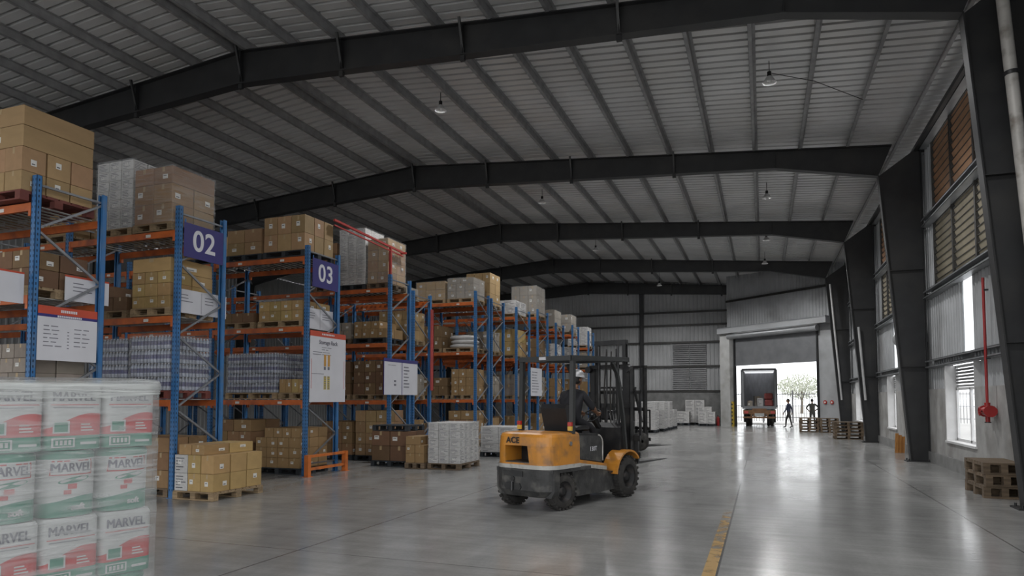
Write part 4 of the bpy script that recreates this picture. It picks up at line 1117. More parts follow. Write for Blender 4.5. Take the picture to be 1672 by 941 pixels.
mb.build('film_sides', root)
mb = MB(); vs = []
for z, out in ((1.685, .007), (1.71, .010), (1.735, .007), (1.752, .010), (1.775, .004), (1.79, -.02), (1.795, -.12)):
    q = ring(1.0, out, .005)
    vs += [(x, y, z + .022*math.sin(x*2.6 - 1.0 + y) - .012 + .004*math.sin(x*31 + z*90)) for x, y, _ in q]
vs.append((0, 0, 1.79)); c = len(vs) - 1
mb.add(vs, [(k*n + i, k*n + (i+1) % n, (k+1)*n + (i+1) % n, (k+1)*n + i) for k in range(6) for i in range(n)] + [(6*n + i, 6*n + (i+1) % n, c) for i in range(n)], 'film_top', True)
mb.build('bunched_top', root)

# ------------------------------------------------------------------ forklift (local: x right, y forward, origin on the floor under the front axle)
FO = (-2.69, 11.63, 0); FR = -R(18.9)
fk = thing('forklift', 'orange and charcoal forklift truck with ACE on its counterweight', 'forklift', FO, FR)
def arc(cx, cy, r, a0, a1, n): return [(cx + r*math.cos(R(a0 + (a1 - a0)*k/n)), cy + r*math.sin(R(a0 + (a1 - a0)*k/n))) for k in range(n + 1)]
def loft(mb, rings, m, cap=True, smooth=False):
    n = len(rings[0]); vs = [v for r_ in rings for v in r_]
    mb.add(vs, [(k*n + i, k*n + (i+1) % n, (k+1)*n + (i+1) % n, (k+1)*n + i) for k in range(len(rings) - 1) for i in range(n)], m, smooth)
    if cap: mb.add(rings[0], [tuple(reversed(range(n)))], m); mb.add(rings[-1], [tuple(range(n))], m)
def cw_ring(z, w, yr, rc, yf=-1.42):
    """plan outline of the counterweight: rounded rear corners"""
    pts = [(w, yf)] 
    pts += [(w - rc + rc*math.cos(R(-90*k/8)), yr + rc + rc*math.sin(R(-90*k/8))) for k in range(9)]
    pts += [(-w + rc + rc*math.cos(R(-90 - 90*k/8)), yr + rc + rc*math.sin(R(-90 - 90*k/8))) for k in range(9)]
    pts += [(-w, yf)]
    return [(x, y, z) for x, y in pts]
# upper orange casting with the cooling opening cut in its rear: built as a shell around the recess
mb = MB()
gx0, gx1, gz0, gz1, gyr = -.30, .16, .70, .95, -2.20
def cw_shell(mb, z0, z1, w0, w1, yr0, yr1, rc, m):
    loft(mb, [cw_ring(z0, w0, yr0, rc), cw_ring(z1, w1, yr1, rc)], m)
cw_shell(mb, .955, 1.085, .535, .53, -2.20, -2.185, .24, 'fl_orange')
loft(mb, [cw_ring(1.085, .53, -2.185, .24), cw_ring(1.125, .515, -2.165, .23), cw_ring(1.145, .48, -2.12, .22)], 'fl_orange')
cw_shell(mb, .615, .70, .54, .537, -2.205, -2.20, .24, 'fl_orange')
# walls left and right of the opening between .70 and .955
def part_ring(z, xa, xb, w, yr, rc, yf=-1.42, n=14):
    pts = []
    for k in range(n + 1):
        x = xa + (xb - xa)*k/n; e = abs(x) - (w - rc)
        y = yr if e <= 0 else yr + rc - math.sqrt(max(0, rc*rc - e*e)); pts.append((x, y, z))
    return pts + [(xb, yf, z), (xa, yf, z)]
for xa, xb in ((-.5365, gx0), (gx1, .5365)):
    lo = part_ring(.70, xa, xb, .537, -2.20, .24); hi = part_ring(.955, xa + (.0 if xa < 0 else -.035), xb + (-.035*0 if xb > 0 else -.0), .5365, -2.20, .24)
    loft(mb, [lo, hi], 'fl_orange')
o = mb.build('counterweight', fk)
mb = MB().box((gx0 - .02, -1.8, .69), (gx1 + .02, -1.78, .96), 'fl_black')
for q in range(7): mb.box((gx0, -1.80, .70 + .035*q), (gx1, -1.79, .712 + .035*q), 'rim')
mb.build('radiator_grille', o)
MB().box((gx0, -2.19, .70), (gx1, -1.8, .715), 'fl_dark').build('grille_sill', o)
t = obj('lettering', text_mesh('ACE', .125, 'black', .004, .003, 1.1), o, (-.15, -2.203, 1.03)); t.rotation_euler = (math.pi/2, 0, 0)
mb = MB().prism([(.25, .955), (.46, .955), (.44, .99), (.28, .99)], -2.206, -2.19, 'fl_orange'); 
# lifting eye and badge on the side
MB().cyl((.535, -1.68, .98), (.555, -1.68, .98), .035, 'fl_cyl', 10).build('filler_cap', o)
mb = MB(); 
loft(mb, [[(x*1.012, y - .006, .615) for x, y, z in cw_ring(0, .54, -2.205, .24, -1.41)], [(x*1.012, y - .006, .675) for x, y, z in cw_ring(0, .54, -2.205, .24, -1.41)]], 'fl_white', False)
mb.build('stripe', o)
# lower ballast with towing recess and wheel arch
mb = MB()
loft(mb, [[(x*.97, y, .20) for x, y, z in cw_ring(0, .50, -2.14, .24, -2.10)], cw_ring(.30, .545, -2.215, .25, -2.10), cw_ring(.612, .548, -2.22, .25, -2.10)], 'fl_dark')
loft(mb, [[(-.30, -2.12, .2), (.30, -2.12, .2), (.30, -1.2, .2), (-.30, -1.2, .2)], [(-.30, -2.12, .6), (.30, -2.12, .6), (.30, -1.2, .6), (-.30, -1.2, .6)]], 'fl_black')
mb.box((-.535, -2.12, .56), (.535, -1.1, .612), 'fl_dark')
lw = mb.build('ballast', fk)
mb = MB().box((-.30, -2.235, .50), (.06, -2.20, .58), 'fl_black'); mb.prism([(-.26, .30), (0, .30), (.03, .345), (0, .40), (-.26, .40), (-.29, .345)], -2.232, -2.20, 'fl_black')
mb.cyl((-.13, -2.238, .46), (-.13, -2.20, .46), .035, 'fl_black', 10); mb.build('towing_recess', lw)
mb = MB().cyl((-.13, -2.25, .29), (-.13, -2.25, .42), .018, 'fork_steel', 8).box((-.17, -2.262, .415), (-.09, -2.238, .43), 'fork_steel'); mb.build('towing_pin', lw)
# chassis, step, hood, cowl
mb = MB()
mb.prism([(-1.52, .22), (-1.42, .16), (-.30, .16), (-.20, .26), (-.20, .46), (-.52, .47), (-.58, .50), (-1.45, .61), (-1.52, .60)], -.47, .47, 'fl_dark', 'yz')
mb.prism([(-.45, .18), (.28, .18), (.28, .55), (-.45, .52)], -.28, .28, 'fl_black', 'yz')
ch = mb.build('chassis', fk)
for s in (1, -1):
    xa, xb = (.475, .49) if s > 0 else (-.49, -.475)
    mb = MB(); mb.prism([(-1.43, .615), (-.56, .50), (-.56, .56), (-1.43, .675)], xa, xb, 'fl_white', 'yz').prism([(-1.43, .675), (-.56, .56), (-.56, .60), (-1.43, .73)], xa, xb, 'fl_orange', 'yz'); mb.build('side_stripe', ch)
MB().box((-.5, -.5, .44), (.5, -.12, .47), 'fl_black').build('step_plate', ch)
mb = MB()
prof = [(-1.415, .60), (-.66, .52)] + [(-.66, .80)] + arc(-.82, .94, .16, 0, 90, 6)[1:] + [(-1.415, 1.12)]
mb.prism(prof, -.46, .46, 'fl_black', 'yz', False)
hd = mb.build('engine_hood', fk)
pr2 = [(-1.40, .735), (-.70, .64)] + [(-.70, .80)] + arc(-.83, .93, .13, 0, 90, 6)[1:] + [(-1.40, 1.09)]
MB().prism(pr2, .46, .485, 'fl_dark', 'yz').build('side_cover', hd); MB().prism(pr2, -.485, -.46, 'fl_dark', 'yz').build('side_cover', hd)
mb = MB()
pth = [(.49, -.69, .66), (.49, -.69, .80)] + [(.49, y, z) for y, z in arc(-.83, .93, .145, 0, 80, 6)]
mb.tube(pth, .012, 'pipe_grey', 6); mb.build('cover_trim', hd)
t = obj('lettering', text_mesh('130T', .10, 'sign_letter', .003, .001), hd, (.488, -.96, .86)); t.rotation_euler = (math.pi/2, 0, math.pi/2)
mb = MB().prism([(-.10, .44), (.10, .44), (.16, 1.18), (.06, 1.24), (-.02, 1.16)], -.44, .44, 'fl_black', 'yz').box((-.46, -.45, .42), (.46, .12, .45), 'fl_black')
cw = mb.build('cowl', fk)
mb = MB().bar((0, -.02, 1.16), (0, -.22, 1.34), .07, .07, 'fl_black'); stc = mb.build('steering_column', fk)
ring_c = Vector((0, -.25, 1.37)); axd = Vector((0, -.6, .8)).normalized(); u1 = Vector((1, 0, 0)); u2 = axd.cross(u1)
pts = [ring_c + (u1*math.cos(2*math.pi*k/20) + u2*math.sin(2*math.pi*k/20))*.17 for k in range(21)]
mb = MB().tube(pts, .013, 'vinyl', 6)
for k in (2, 9, 15): mb.bar(ring_c, pts[k], .03, .012, 'vinyl')
mb.cyl(ring_c - axd*.03, ring_c + axd*.012, .035, 'vinyl', 10); mb.build('steering_wheel', fk)
for i in range(3):
    MB().cyl((.22 + .06*i, .06, 1.2), (.22 + .06*i, -.02, 1.42), .007, 'fl_cyl', 6).cyl((.22 + .06*i, -.025, 1.41), (.22 + .06*i, -.04, 1.455), .017, 'vinyl', 8).build('lever', fk)
# seat
mb = MB().bbox((-.24, -1.18, 1.125), (.24, -.66, 1.22), 'vinyl', .03); mb.prism([(-1.27, 1.14), (-1.13, 1.16), (-1.18, 1.40), (-1.24, 1.55), (-1.34, 1.57), (-1.38, 1.50)], -.24, .24, 'vinyl', 'yz')
mb.build('seat', fk)
# front fenders
for s in (1, -1):
    mb = MB(); out = arc(.03, .36, .435, 172, 40, 12); inn = arc(.03, .36, .405, 172, 40, 12)
    xa, xb = (.30, .585) if s > 0 else (-.585, -.30)
    mb.prism(out + list(reversed(inn)), xa, xb, 'fl_orange', 'yz', False)
    mb.prism(arc(.03, .36, .405, 172, 95, 8) + [(-.08, .60), (-.34, .44)], (.30 if s > 0 else -.33), (.33 if s > 0 else -.30), 'fl_dark', 'yz')
    mb.build('fender', fk)
# wheels
def wheel(x, y, r, w, steer, seed):
    sgn = 1 if x > 0 else -1
    mb = MB(); n = 36
    prof = [(r*.60, -w/2), (r*.86, -w/2 - .004), (r*.96, -w*.40), (r, -w*.30), (r, w*.30), (r*.96, w*.40), (r*.86, w/2 + .004), (r*.60, w/2)]
    mb.lathe(prof, 'rubber', n, (0, 0, 0), 'x')
    for k in range(22):
        a = 2*math.pi*k/22
        for sx in (-1, 1):
            p = Vector((sx*w*.27, math.cos(a + sx*.07)*r, math.sin(a + sx*.07)*r)); q = p*1
            t = Vector((0, -math.sin(a), math.cos(a)))
            mx = Matrix.Translation((p.x, p.y*1.0, p.z*1.0)) @ Matrix.Rotation(a, 4, 'X')
            mb.box((-w*.2, -.016, -.020), (w*.2, .016, .020), 'rubber', mx)
    o = mb.build('wheel', fk, (x, y, r + .014), 0); o.rotation_euler = (0, 0, steer)
    mb = MB()
    mb.lathe([(r*.62, w*.46), (r*.56, w*.40), (r*.50, w*.16), (r*.26, w*.12), (r*.24, w*.34), (r*.14, w*.38), (0, w*.38)], 'rim', 24, (0, 0, 0), 'x')
    mb.lathe([(r*.62, -w*.46), (r*.5, -w*.3), (0, -w*.3)], 'rim', 24, (0, 0, 0), 'x')
    for k in range(6): a = k*math.pi/3; mb.cyl((w*.12, math.cos(a)*r*.37, math.sin(a)*r*.37), (w*.20, math.cos(a)*r*.37, math.sin(a)*r*.37), .014, 'fork_steel', 6)
    if sgn < 0: mb.v = [(-v[0], v[1], v[2]) for v in mb.v]
    mb.build('rim', o)
wheel(.45, .03, .335, .24, 0, 1); wheel(-.45, .03, .335, .24, 0, 2); wheel(.435, -1.80, .262, .19, -.14, 3); wheel(-.435, -1.80, .262, .19, -.14, 4)
MB().bar((-.4, -1.80, .27), (.4, -1.80, .27), .1, .1, 'fl_black').build('rear_axle', fk)
MB().cyl((-.4, .03, .35), (.4, .03, .35), .09, 'fl_black', 10).build('front_axle', fk)
# overhead guard
for s in (1, -1):
    mb = MB().bar((s*.49, -1.56, 1.12), (s*.49, -1.53, 2.27), .07, .07, 'fl_guard', up=(0, 1, 0)); g = mb.build('guard_post', fk)
    if s > 0:
        MB().box((.455, -1.63, 1.24), (.525, -1.597, 1.30), 'lamp_red').build('tail_lamp', g); MB().box((.455, -1.63, 1.17), (.525, -1.597, 1.235), 'lamp_amber').build('indicator_lamp', g)
    else:
        MB().box((-.525, -1.63, 1.24), (-.455, -1.597, 1.30), 'lamp_red').build('tail_lamp', g); MB().box((-.525, -1.63, 1.17), (-.455, -1.597, 1.235), 'lamp_amber').build('indicator_lamp', g)
    mb = MB(); pts = [(s*.46, .10, .80), (s*.46, .02, 1.35), (s*.46, -.10, 1.9), (s*.455, -.17, 2.10), (s*.45, -.30, 2.25)]
    for a, b in zip(pts, pts[1:]): mb.bar(a, b, .06, .05, 'fl_guard', up=(0, 1, .2))
    mb.build('guard_post', fk)
mb = MB()
for s in (1, -1): mb.bar((s*.49, -1.58, 2.28), (s*.47, .16, 2.33), .06, .075, 'fl_guard')
for y, z in ((-1.58, 2.28), (.16, 2.33)): mb.bar((-.5, y, z), (.5, y, z), .06, .075, 'fl_guard')
for x in [-.36 + .09*i for i in range(9)]: mb.bar((x, -1.56, 2.295), (x, .14, 2.345), .016, .035, 'fl_guard')
gf = mb.build('guard_roof', fk)
MB().box((-.08, -1.635, 2.26), (.04, -1.615, 2.305), 'sign_white').build('roof_plate', gf)
# mast
MY = .42
for s in (1, -1):
    mb = MB(); x = s*.36
    mb.box((x - .05, MY - .06, .14), (x + .05, MY - .045, 2.22), 'fl_black').box((x - .05, MY + .045, .14), (x + .05, MY + .06, 2.22), 'fl_black').box(((x + .035) if s > 0 else x - .05, MY - .06, .14), ((x + .05) if s > 0 else x - .035, MY + .06, 2.22), 'fl_black')
    mb.build('mast_channel', fk)
    x = s*.285; mb = MB().box((x - .03, MY - .045, .5), (x + .03, MY - .03, 2.66), 'fl_black').box((x - .03, MY + .03, .5), (x + .03, MY + .045, 2.66), 'fl_black').box((x - .006, MY - .03, .5), (x + .006, MY + .03, 2.66), 'fl_black')
    mb.build('inner_mast_rail', fk)
    MB().cyl((s*.20, MY - .10, .2), (s*.20, MY - .10, 1.75), .035, 'fl_black', 10).cyl((s*.20, MY - .10, 1.75), (s*.20, MY - .10, 2.6), .022, 'fork_steel', 10).build('lift_cylinder', fk)
    MB().box((s*.10 - .012, MY, .7), (s*.10 + .012, MY + .012, 2.55), 'fork_steel').build('lift_chain', fk)
    MB().tube([(s*.30, MY - .12, .9), (s*.30, .18, .75), (s*.22, -.05, .6)], .03, 'fl_black', 8).build('tilt_cylinder', fk)
for z, x in ((2.19, .41), (1.5, .41), (.22, .41)): MB().box((-x, MY - .085, z), (x, MY - .06, z + .07), 'fl_black').build('mast_crossbar', fk)
MB().box((-.32, MY - .05, 2.62), (.32, MY + .05, 2.70), 'fl_black').build('inner_crossbar', fk)
mb = MB(); mb.tube([(-.06, MY - .06, 2.5), (-.07, MY - .13, 1.8), (-.06, MY - .12, 1.2), (.02, MY - .1, .7)], .012, 'rubber', 6).tube([(.04, MY - .06, 2.5), (.05, MY - .13, 1.7), (.06, MY - .12, 1.2), (.1, MY - .1, .7)], .012, 'rubber', 6)
mb.build('hydraulic_hose', fk)
fz = .53
mb = MB().box((-.52, MY + .08, fz + .08), (.52, MY + .12, fz + .19), 'fl_black').box((-.52, MY + .08, fz + .38), (.52, MY + .12, fz + .48), 'fl_black')
for x in (-.36, .36): mb.box((x - .04, MY + .06, fz + .05), (x + .04, MY + .1, fz + .5), 'fl_black')
cr = mb.build('fork_carriage', fk)
mb = MB().box((-.54, MY + .085, fz + .48), (-.50, MY + .115, fz + 1.25), 'fl_black').box((.50, MY + .085, fz + .48), (.54, MY + .115, fz + 1.25), 'fl_black').box((-.54, MY + .085, fz + 1.21), (.54, MY + .115, fz + 1.25), 'fl_black')
for x in (-.34, -.17, 0, .17, .34): mb.box((x - .012, MY + .09, fz + .48), (x + .012, MY + .11, fz + 1.21), 'fl_black')
mb.build('load_backrest', fk)
for x in (-.33, .40):
    mb = MB().prism([(MY + .12, fz - .02), (MY + 1.22, fz - .005), (MY + 1.22, fz + .003), (MY + .165, fz + .022), (MY + .16, fz + .50), (MY + .12, fz + .50)], x - .06, x + .06, 'fork_steel', 'yz'); mb.build('fork', fk)
# mirror and work lamps
for s in (1, -1): MB().cyl((s*.40, .26, 2.18), (s*.40, .33, 2.18), .06, 'fl_black', 12).cyl((s*.40, .33, 2.18), (s*.40, .338, 2.18), .052, 'lamp_white', 12).build('work_lamp', fk)

# second forklift farther off, only its mast and forks showing past the first
f2 = thing('forklift', 'distant dark forklift whose mast and forks show beyond the orange forklift', 'forklift', (-4.05, 22.0, 0), -R(38))
mb = MB().bbox((-.5, -1.6, .3), (.5, -.2, 1.0), 'fl_dark', .08); mb.build('body', f2)
for s in (1, -1):
    MB().box((s*.3 - .04, .3, .08), (s*.3 + .04, .42, 2.72), 'fl_black').build('mast_channel', f2)
    MB().lathe([(.05, -.1), (.28, -.1), (.30, 0), (.28, .1), (.05, .1)], 'rubber', 20, (s*.45, 0, .30), 'x').build('wheel', f2)
    MB().lathe([(.05, -.1), (.22, -.1), (.24, 0), (.22, .1), (.05, .1)], 'rubber', 20, (s*.4, -1.4, .24), 'x').build('wheel', f2)
    MB().bar((s*.42, -1.1, 1.0), (s*.42, -1.05, 2.0), .06, .06, 'fl_black').build('guard_post', f2)
    MB().bar((s*.42, .1, .9), (s*.42, -.2, 2.0), .06, .06, 'fl_black').build('guard_post', f2)
    MB().prism([(.46, .10), (1.5, .12), (1.5, .135), (.5, .15), (.5, .75), (.46, .75)], s*.24 - .05, s*.24 + .05, 'fork_steel', 'yz').build('fork', f2)
mb = MB().box((-.36, .3, 2.66), (.36, .42, 2.74), 'fl_black').box((-.36, .28, 1.3), (.36, .3, 1.38), 'fl_black'); mb.build('mast_crossbar', f2)
mb = MB().box((-.45, .43, .3), (.45, .46, .4), 'fl_black').box((-.45, .43, .65), (.45, .46, .73), 'fl_black').box((-.45, .43, .73), (-.41, .46, 1.3), 'fl_black').box((.41, .43, .73), (.45, .46, 1.3), 'fl_black').box((-.45, .43, 1.26), (.45, .46, 1.3), 'fl_black'); mb.build('fork_carriage', f2)
MB().box((-.46, -1.15, 1.98), (.46, -.15, 2.03), 'fl_black').build('guard_roof', f2)
MB().bbox((-.22, -1.2, 1.0), (.22, -.8, 1.5), 'vinyl', .04).build('seat', f2)
# ------------------------------------------------------------------ people
def skin_mesh(J, E, root, sub=2):
    """J name -> (pos, radius or (rx, ry)); E list of pairs; grown with a Skin modifier and smoothed"""
    names = list(J); me = bpy.data.meshes.new('skin_tmp')
    me.from_pydata([J[n][0] for n in names], [(names.index(a), names.index(b)) for a, b in E], [])
    o = bpy.data.objects.new('skin_tmp', me); COL.objects.link(o)
    md = o.modifiers.new('skin', 'SKIN'); md.use_smooth_shade = True
    sv = me.skin_vertices[0].data
    for i, n in enumerate(names):
        r = J[n][1]; sv[i].radius = r if isinstance(r, tuple) else (r, r); sv[i].use_root = (n == root)
    s = o.modifiers.new('sub', 'SUBSURF'); s.levels = sub; s.render_levels = sub
    dg = bpy.context.evaluated_depsgraph_get(); dg.update()
    out = bpy.data.meshes.new_from_object(o.evaluated_get(dg))
    bpy.data.objects.remove(o); bpy.data.meshes.remove(me)
    return out
def segdist(p, a, b):
    ab = b - a; t = max(0, min(1, (p - a).dot(ab)/max(ab.length_squared, 1e-9))); return (p - a - ab*t).length
def person(label, loc, rz, J, mats, headc, headrot, helmet=None, hairm='hair', group=None, hands=None, parent=None):
    """one continuous body from the joints J, coloured by the bone each face belongs to; head with nose, ears, eyes; five-fingered hands"""
    E = [('pelvis', 'belly'), ('belly', 'chest'), ('chest', 'neck'), ('neck', 'skull'), ]
    for s in 'lr': E += [('pelvis', 'hip' + s), ('hip' + s, 'knee' + s), ('knee' + s, 'ankle' + s), ('ankle' + s, 'toe' + s), ('chest', 'sho' + s), ('sho' + s, 'elb' + s), ('elb' + s, 'wri' + s), ('wri' + s, 'palm' + s)]
    me = skin_mesh(J, E, 'pelvis')
    def bone_mat(a, b):
        if 'toe' in b: return 'shoe'
        if 'palm' in b: return 'skin'
        if 'wri' in b: return mats.get('sleeve', mats['shirt'])
        if 'skull' in b: return 'skin'
        if b[:3] in ('hip', 'kne', 'ank'): return mats['legs']
        return mats['shirt']
    segs = [(Vector(J[a][0]), Vector(J[b][0]), bone_mat(a, b)) for a, b in E]
    mb = MB(); mb.v = [tuple(v.co) for v in me.vertices]
    for p in me.polygons:
        c = Vector((0, 0, 0))
        for i in p.vertices: c += me.vertices[i].co
        c /= len(p.vertices)
        m = min(segs, key=lambda s: segdist(c, s[0], s[1]))[2]
        mb.f.append(tuple(p.vertices)); mb.m.append(mb.mi(m)); mb.sm.append(True)
    bpy.data.meshes.remove(me)
    HM = Matrix.Translation(headc) @ headrot.to_matrix().to_4x4()
    # head: egg with brow, nose and chin; faces +y
    n, k = 18, 12; vs = []
    for j in range(k + 1):
        ph = math.pi*j/k
        for i in range(n):
            th = 2*math.pi*i/n; x, y, z = math.sin(ph)*math.cos(th), math.sin(ph)*math.sin(th), math.cos(ph)
            X, Yv, Z = x*.074, y*.093, z*.115
            if z < 0: X *= 1 - .28*(-z); Yv += .018*(-z)*max(0, y)
            if abs(x) < .25 and y > .85 and -.35 < z < .1: Yv += .018*(1 - abs(x)/.25)*(1 - abs(z + .15)/.25 if abs(z + .15) < .25 else 0)
            vs.append(HM @ Vector((X, Yv, Z)))
    mb.add(vs, [(j*n + i, j*n + (i+1) % n, (j+1)*n + (i+1) % n, (j+1)*n + i) for j in range(k) for i in range(n)], 'skin', True)
    for s in (1, -1):
        e = MB().lathe([(0, -.008), (.018, -.006), (.026, 0), (.018, .008), (0, .01)], 'skin', 8, (s*.074, -.005, -.01), 'x'); e.xf(HM); mb.add(e.v, e.f, 'skin', True)
        e = MB().lathe([(0, -.004), (.011, -.001), (0, .006)], 'hair', 8, (s*.028, .086, .012), 'y'); e.xf(HM); mb.add(e.v, e.f, 'hair', True)
    e = MB().box((-.022, .088, -.058), (.022, .097, -.052), 'shirt_red'); e.xf(HM); mb.add(e.v, e.f, 'shirt_red')
    # fingers
    for s in 'lr':
        w, p = Vector(J['wri' + s][0]), Vector(J['palm' + s][0]); d = (p - w).normalized()
        curl = Vector(hands[s]) if hands else Vector((0, .3, -1)); curl = (curl - d*curl.dot(d)).normalized(); side = d.cross(curl)
        sg = 1 if s == 'r' else -1
        for q, (off, ln) in enumerate(((-.030, .066), (-.010, .075), (.010, .071), (.030, .056))):
            b = p + side*off; a1 = b + (d*.8 + curl*.35).normalized()*ln*.45; a2 = a1 + (d*.35 + curl*.9).normalized()*ln*.35; a3 = a2 + (d*-.3 + curl*.9).normalized()*ln*.25
            fm = MB().cyl(b, a1, .0095, 'skin', 6, .009).cyl(a1, a2, .009, 'skin', 6, .008).cyl(a2, a3, .008, 'skin', 6, .006); mb.add(fm.v, fm.f, 'skin', True)
        t0 = w.lerp(p, .55) + side*(-.03); t1 = t0 + (side*-1*.7 + d*.6).normalized()*.035; t2 = t1 + (d*.8 + curl*.5).normalized()*.03
        fm = MB().cyl(t0, t1, .012, 'skin', 6, .010).cyl(t1, t2, .010, 'skin', 6, .007); mb.add(fm.v, fm.f, 'skin', True)
    body = mb.build('person', None, loc, rz)
    tag(body, label, 'person', group)
    if helmet:
        h = MB(); h.lathe([(.112, -.0), (.118, .004), (.116, .03), (.104, .075), (.075, .112), (.035, .130), (0, .134)], helmet, 20, (0, 0, .035))
        h.lathe([(.112, 0), (.128, -.006), (.126, 0), (.116, .008)], helmet, 20, (0, .006, .035)); h.box((-.06, .10, .026), (.06, .155, .034), helmet)
        h.bar((0, -.10, .10), (0, .10, .11), .03, .02, helmet); h.v = [(v[0], v[1]*1.1, v[2]) for v in h.v]; h.xf(HM); h.build('hard_hat', body)
        hh = MB().lathe([(.0, -.09), (.05, -.085), (.078, -.05), (.082, 0), (.08, .04)], hairm, 14, (0, -.022, 0)); hh.xf(HM); hh.build('hair', body)
    else:
        h = MB(); n, k = 16, 7; vs = []
        for j in range(k + 1):
            ph = math.pi*.62*j/k
            for i in range(n):
                th = 2*math.pi*i/n; x, y, z = math.sin(ph)*math.cos(th), math.sin(ph)*math.sin(th), math.cos(ph)
                zz = max(z, .35) if y > .3 else z
                vs.append(HM @ Vector((x*.081, y*.098 - .006, zz*.122 + .004)))
        h.add(vs, [(j*n + i, j*n + (i+1) % n, (j+1)*n + (i+1) % n, (j+1)*n + i) for j in range(k) for i in range(n)], hairm, True); h.build('hair', body)
    return body
# driver, seated, in the forklift's own coordinates
fm = Matrix.Translation(FO) @ Matrix.Rotation(FR, 4, 'Z')
J = dict(pelvis=((0, -.90, 1.315), (.17, .12)), belly=((0, -.88, 1.43), (.165, .13)), chest=((0, -.82, 1.63), (.185, .135)), neck=((0, -.75, 1.80), .055), skull=((0, -.71, 1.90), .058))
for s, q in (('l', -1), ('r', 1)):
    J.update({'hip' + s: ((q*.10, -.82, 1.29), .085), 'knee' + s: ((q*.14, -.44, 1.16), .062), 'ankle' + s: ((q*.13, -.30, .62), .042), 'toe' + s: ((q*.13, -.17, .535), .034),
              'sho' + s: ((q*.20, -.80, 1.72), .074), 'elb' + s: ((q*.27, -.63, 1.50), .056), 'wri' + s: ((q*.165, -.37, 1.43), .030), 'palm' + s: ((q*.155, -.295, 1.415), (.038, .020))})
person('person in white helmet and black shirt seated at the forklift steering wheel', fm.to_translation(), FR, J, dict(shirt='shirt_black', legs='shirt_black', sleeve='skin'), Vector((0, -.685, 1.98)), Euler((-.12, 0, -.25)), 'helmet', hands=dict(l=(0, .2, -1), r=(0, .2, -1)))
def standing(sc_, stride, arms):
    J = dict(pelvis=((0, 0, .93), (.15, .105)), belly=((0, .005, 1.08), (.14, .10)), chest=((0, .0, 1.32), (.165, .11)), neck=((0, .01, 1.47), .05), skull=((0, .02, 1.56), .056))
    for s, q in (('l', -1), ('r', 1)):
        st = stride*q
        J.update({'hip' + s: ((q*.095, st*.05, .88), .085), 'knee' + s: ((q*.12, st*.30 + .03, .50), .060), 'ankle' + s: ((q*.13, st*.42, .085), .042), 'toe' + s: ((q*.15, st*.42 + .15, .034), .034), 'sho' + s: ((q*.185, 0, 1.41), .062)})
        if arms == 'hips': J.update({'elb' + s: ((q*.38, -.08, 1.17), .046), 'wri' + s: ((q*.22, .06, 1.03), .030), 'palm' + s: ((q*.18, .12, 1.00), (.036, .02))})
        else: J.update({'elb' + s: ((q*.24, -st*.15 - .03, 1.13), .046), 'wri' + s: ((q*.25, -st*.30 + .05, .90), .030), 'palm' + s: ((q*.25, -st*.32 + .07, .82), (.036, .02))})
    return {k: (tuple(c*sc_ for c in v[0]), tuple(c*sc_ for c in v[1]) if isinstance(v[1], tuple) else v[1]*sc_) for k, v in J.items()}
k = .95
person('person in navy shirt and dark trousers striding just outside the loading door', (1.36, 41.9, -.002), R(70), standing(k, .55, 'swing'), dict(shirt='shirt_navy', legs='trousers', sleeve='shirt_navy'), Vector((0, .03, 1.63))*k, Euler((-.1, 0, .2)), None)
person('person in olive shirt with hands on hips beyond the pallet stacks', (2.75, 44.3, -.002), R(10), standing(k, .1, 'hips'), dict(shirt='shirt_olive', legs='trousers_grey', sleeve='shirt_olive'), Vector((0, .03, 1.63))*k, Euler((0, 0, 0)), None)

# ------------------------------------------------------------------ truck backed up to the door
tk = thing('truck', 'box truck with open rear backed up to the loading door', 'truck', (-.22, 43.15, 0))
W2 = .95
mb = MB()
mb.box((-W2, 0, 1.10), (W2, 4.4, 1.20), 'truck_in').box((-W2, 0, 1.2), (-W2 + .05, 4.4, 3.36), 'truck_in').box((W2 - .05, 0, 1.2), (W2, 4.4, 3.36), 'truck_in').box((-W2, 0, 3.37), (W2, 4.4, 3.38), 'rooflight').box((-W2, 4.35, 1.2), (W2, 4.4, 3.36), 'truck_in')  # translucent roof put in so that daylight brightens the box inside
for q in range(7):
    y = .4 + .55*q
    mb.box((-W2 + .05, y, 1.2), (-W2 + .08, y + .06, 3.36), 'truck_body').box((W2 - .08, y, 1.2), (W2 - .05, y + .06, 3.36), 'truck_body')
mb.build('cargo_box', tk)
mb = MB().box((-W2 - .02, -.05, 1.06), (W2 + .02, .04, 1.22), 'truck_body').box((-W2 - .02, -.05, 3.36), (W2 + .02, .04, 3.48), 'truck_body').box((-W2 - .02, -.05, 1.2), (-W2 + .09, .04, 3.4), 'truck_body').box((W2 - .09, -.05, 1.2), (W2 + .02, .04, 3.4), 'truck_body'); mb.build('rear_frame', tk)
for s in (1, -1):
    mb = MB().box((s*(W2 + .03), .05, 1.15), (s*(W2 + .08), .95, 3.42), 'truck_body'); mb.build('rear_door', tk)
    mb = MB()
    for xx in (.70, .52):
        mb.lathe([(.10, -.1), (.38, -.1), (.42, -.05), (.42, .05), (.38, .1), (.10, .1)], 'rubber', 24, (s*xx, 1.3, .42), 'x')
    mb.build('wheel', tk)
    MB().box((s*.30 - .05, -.05, .5), (s*.30 + .05, 4.5, 1.08), 'truck_frame').build('frame_rail', tk)
    MB().box((s*.74 - .12, -.14, .78), (s*.74 + .12, -.10, .92), 'lamp_red').build('tail_lamp', tk)
    MB().box((s*.8 - .14, 1.85, .2), (s*.8 + .14, 1.87, 1.0), 'black').build('mud_flap', tk)
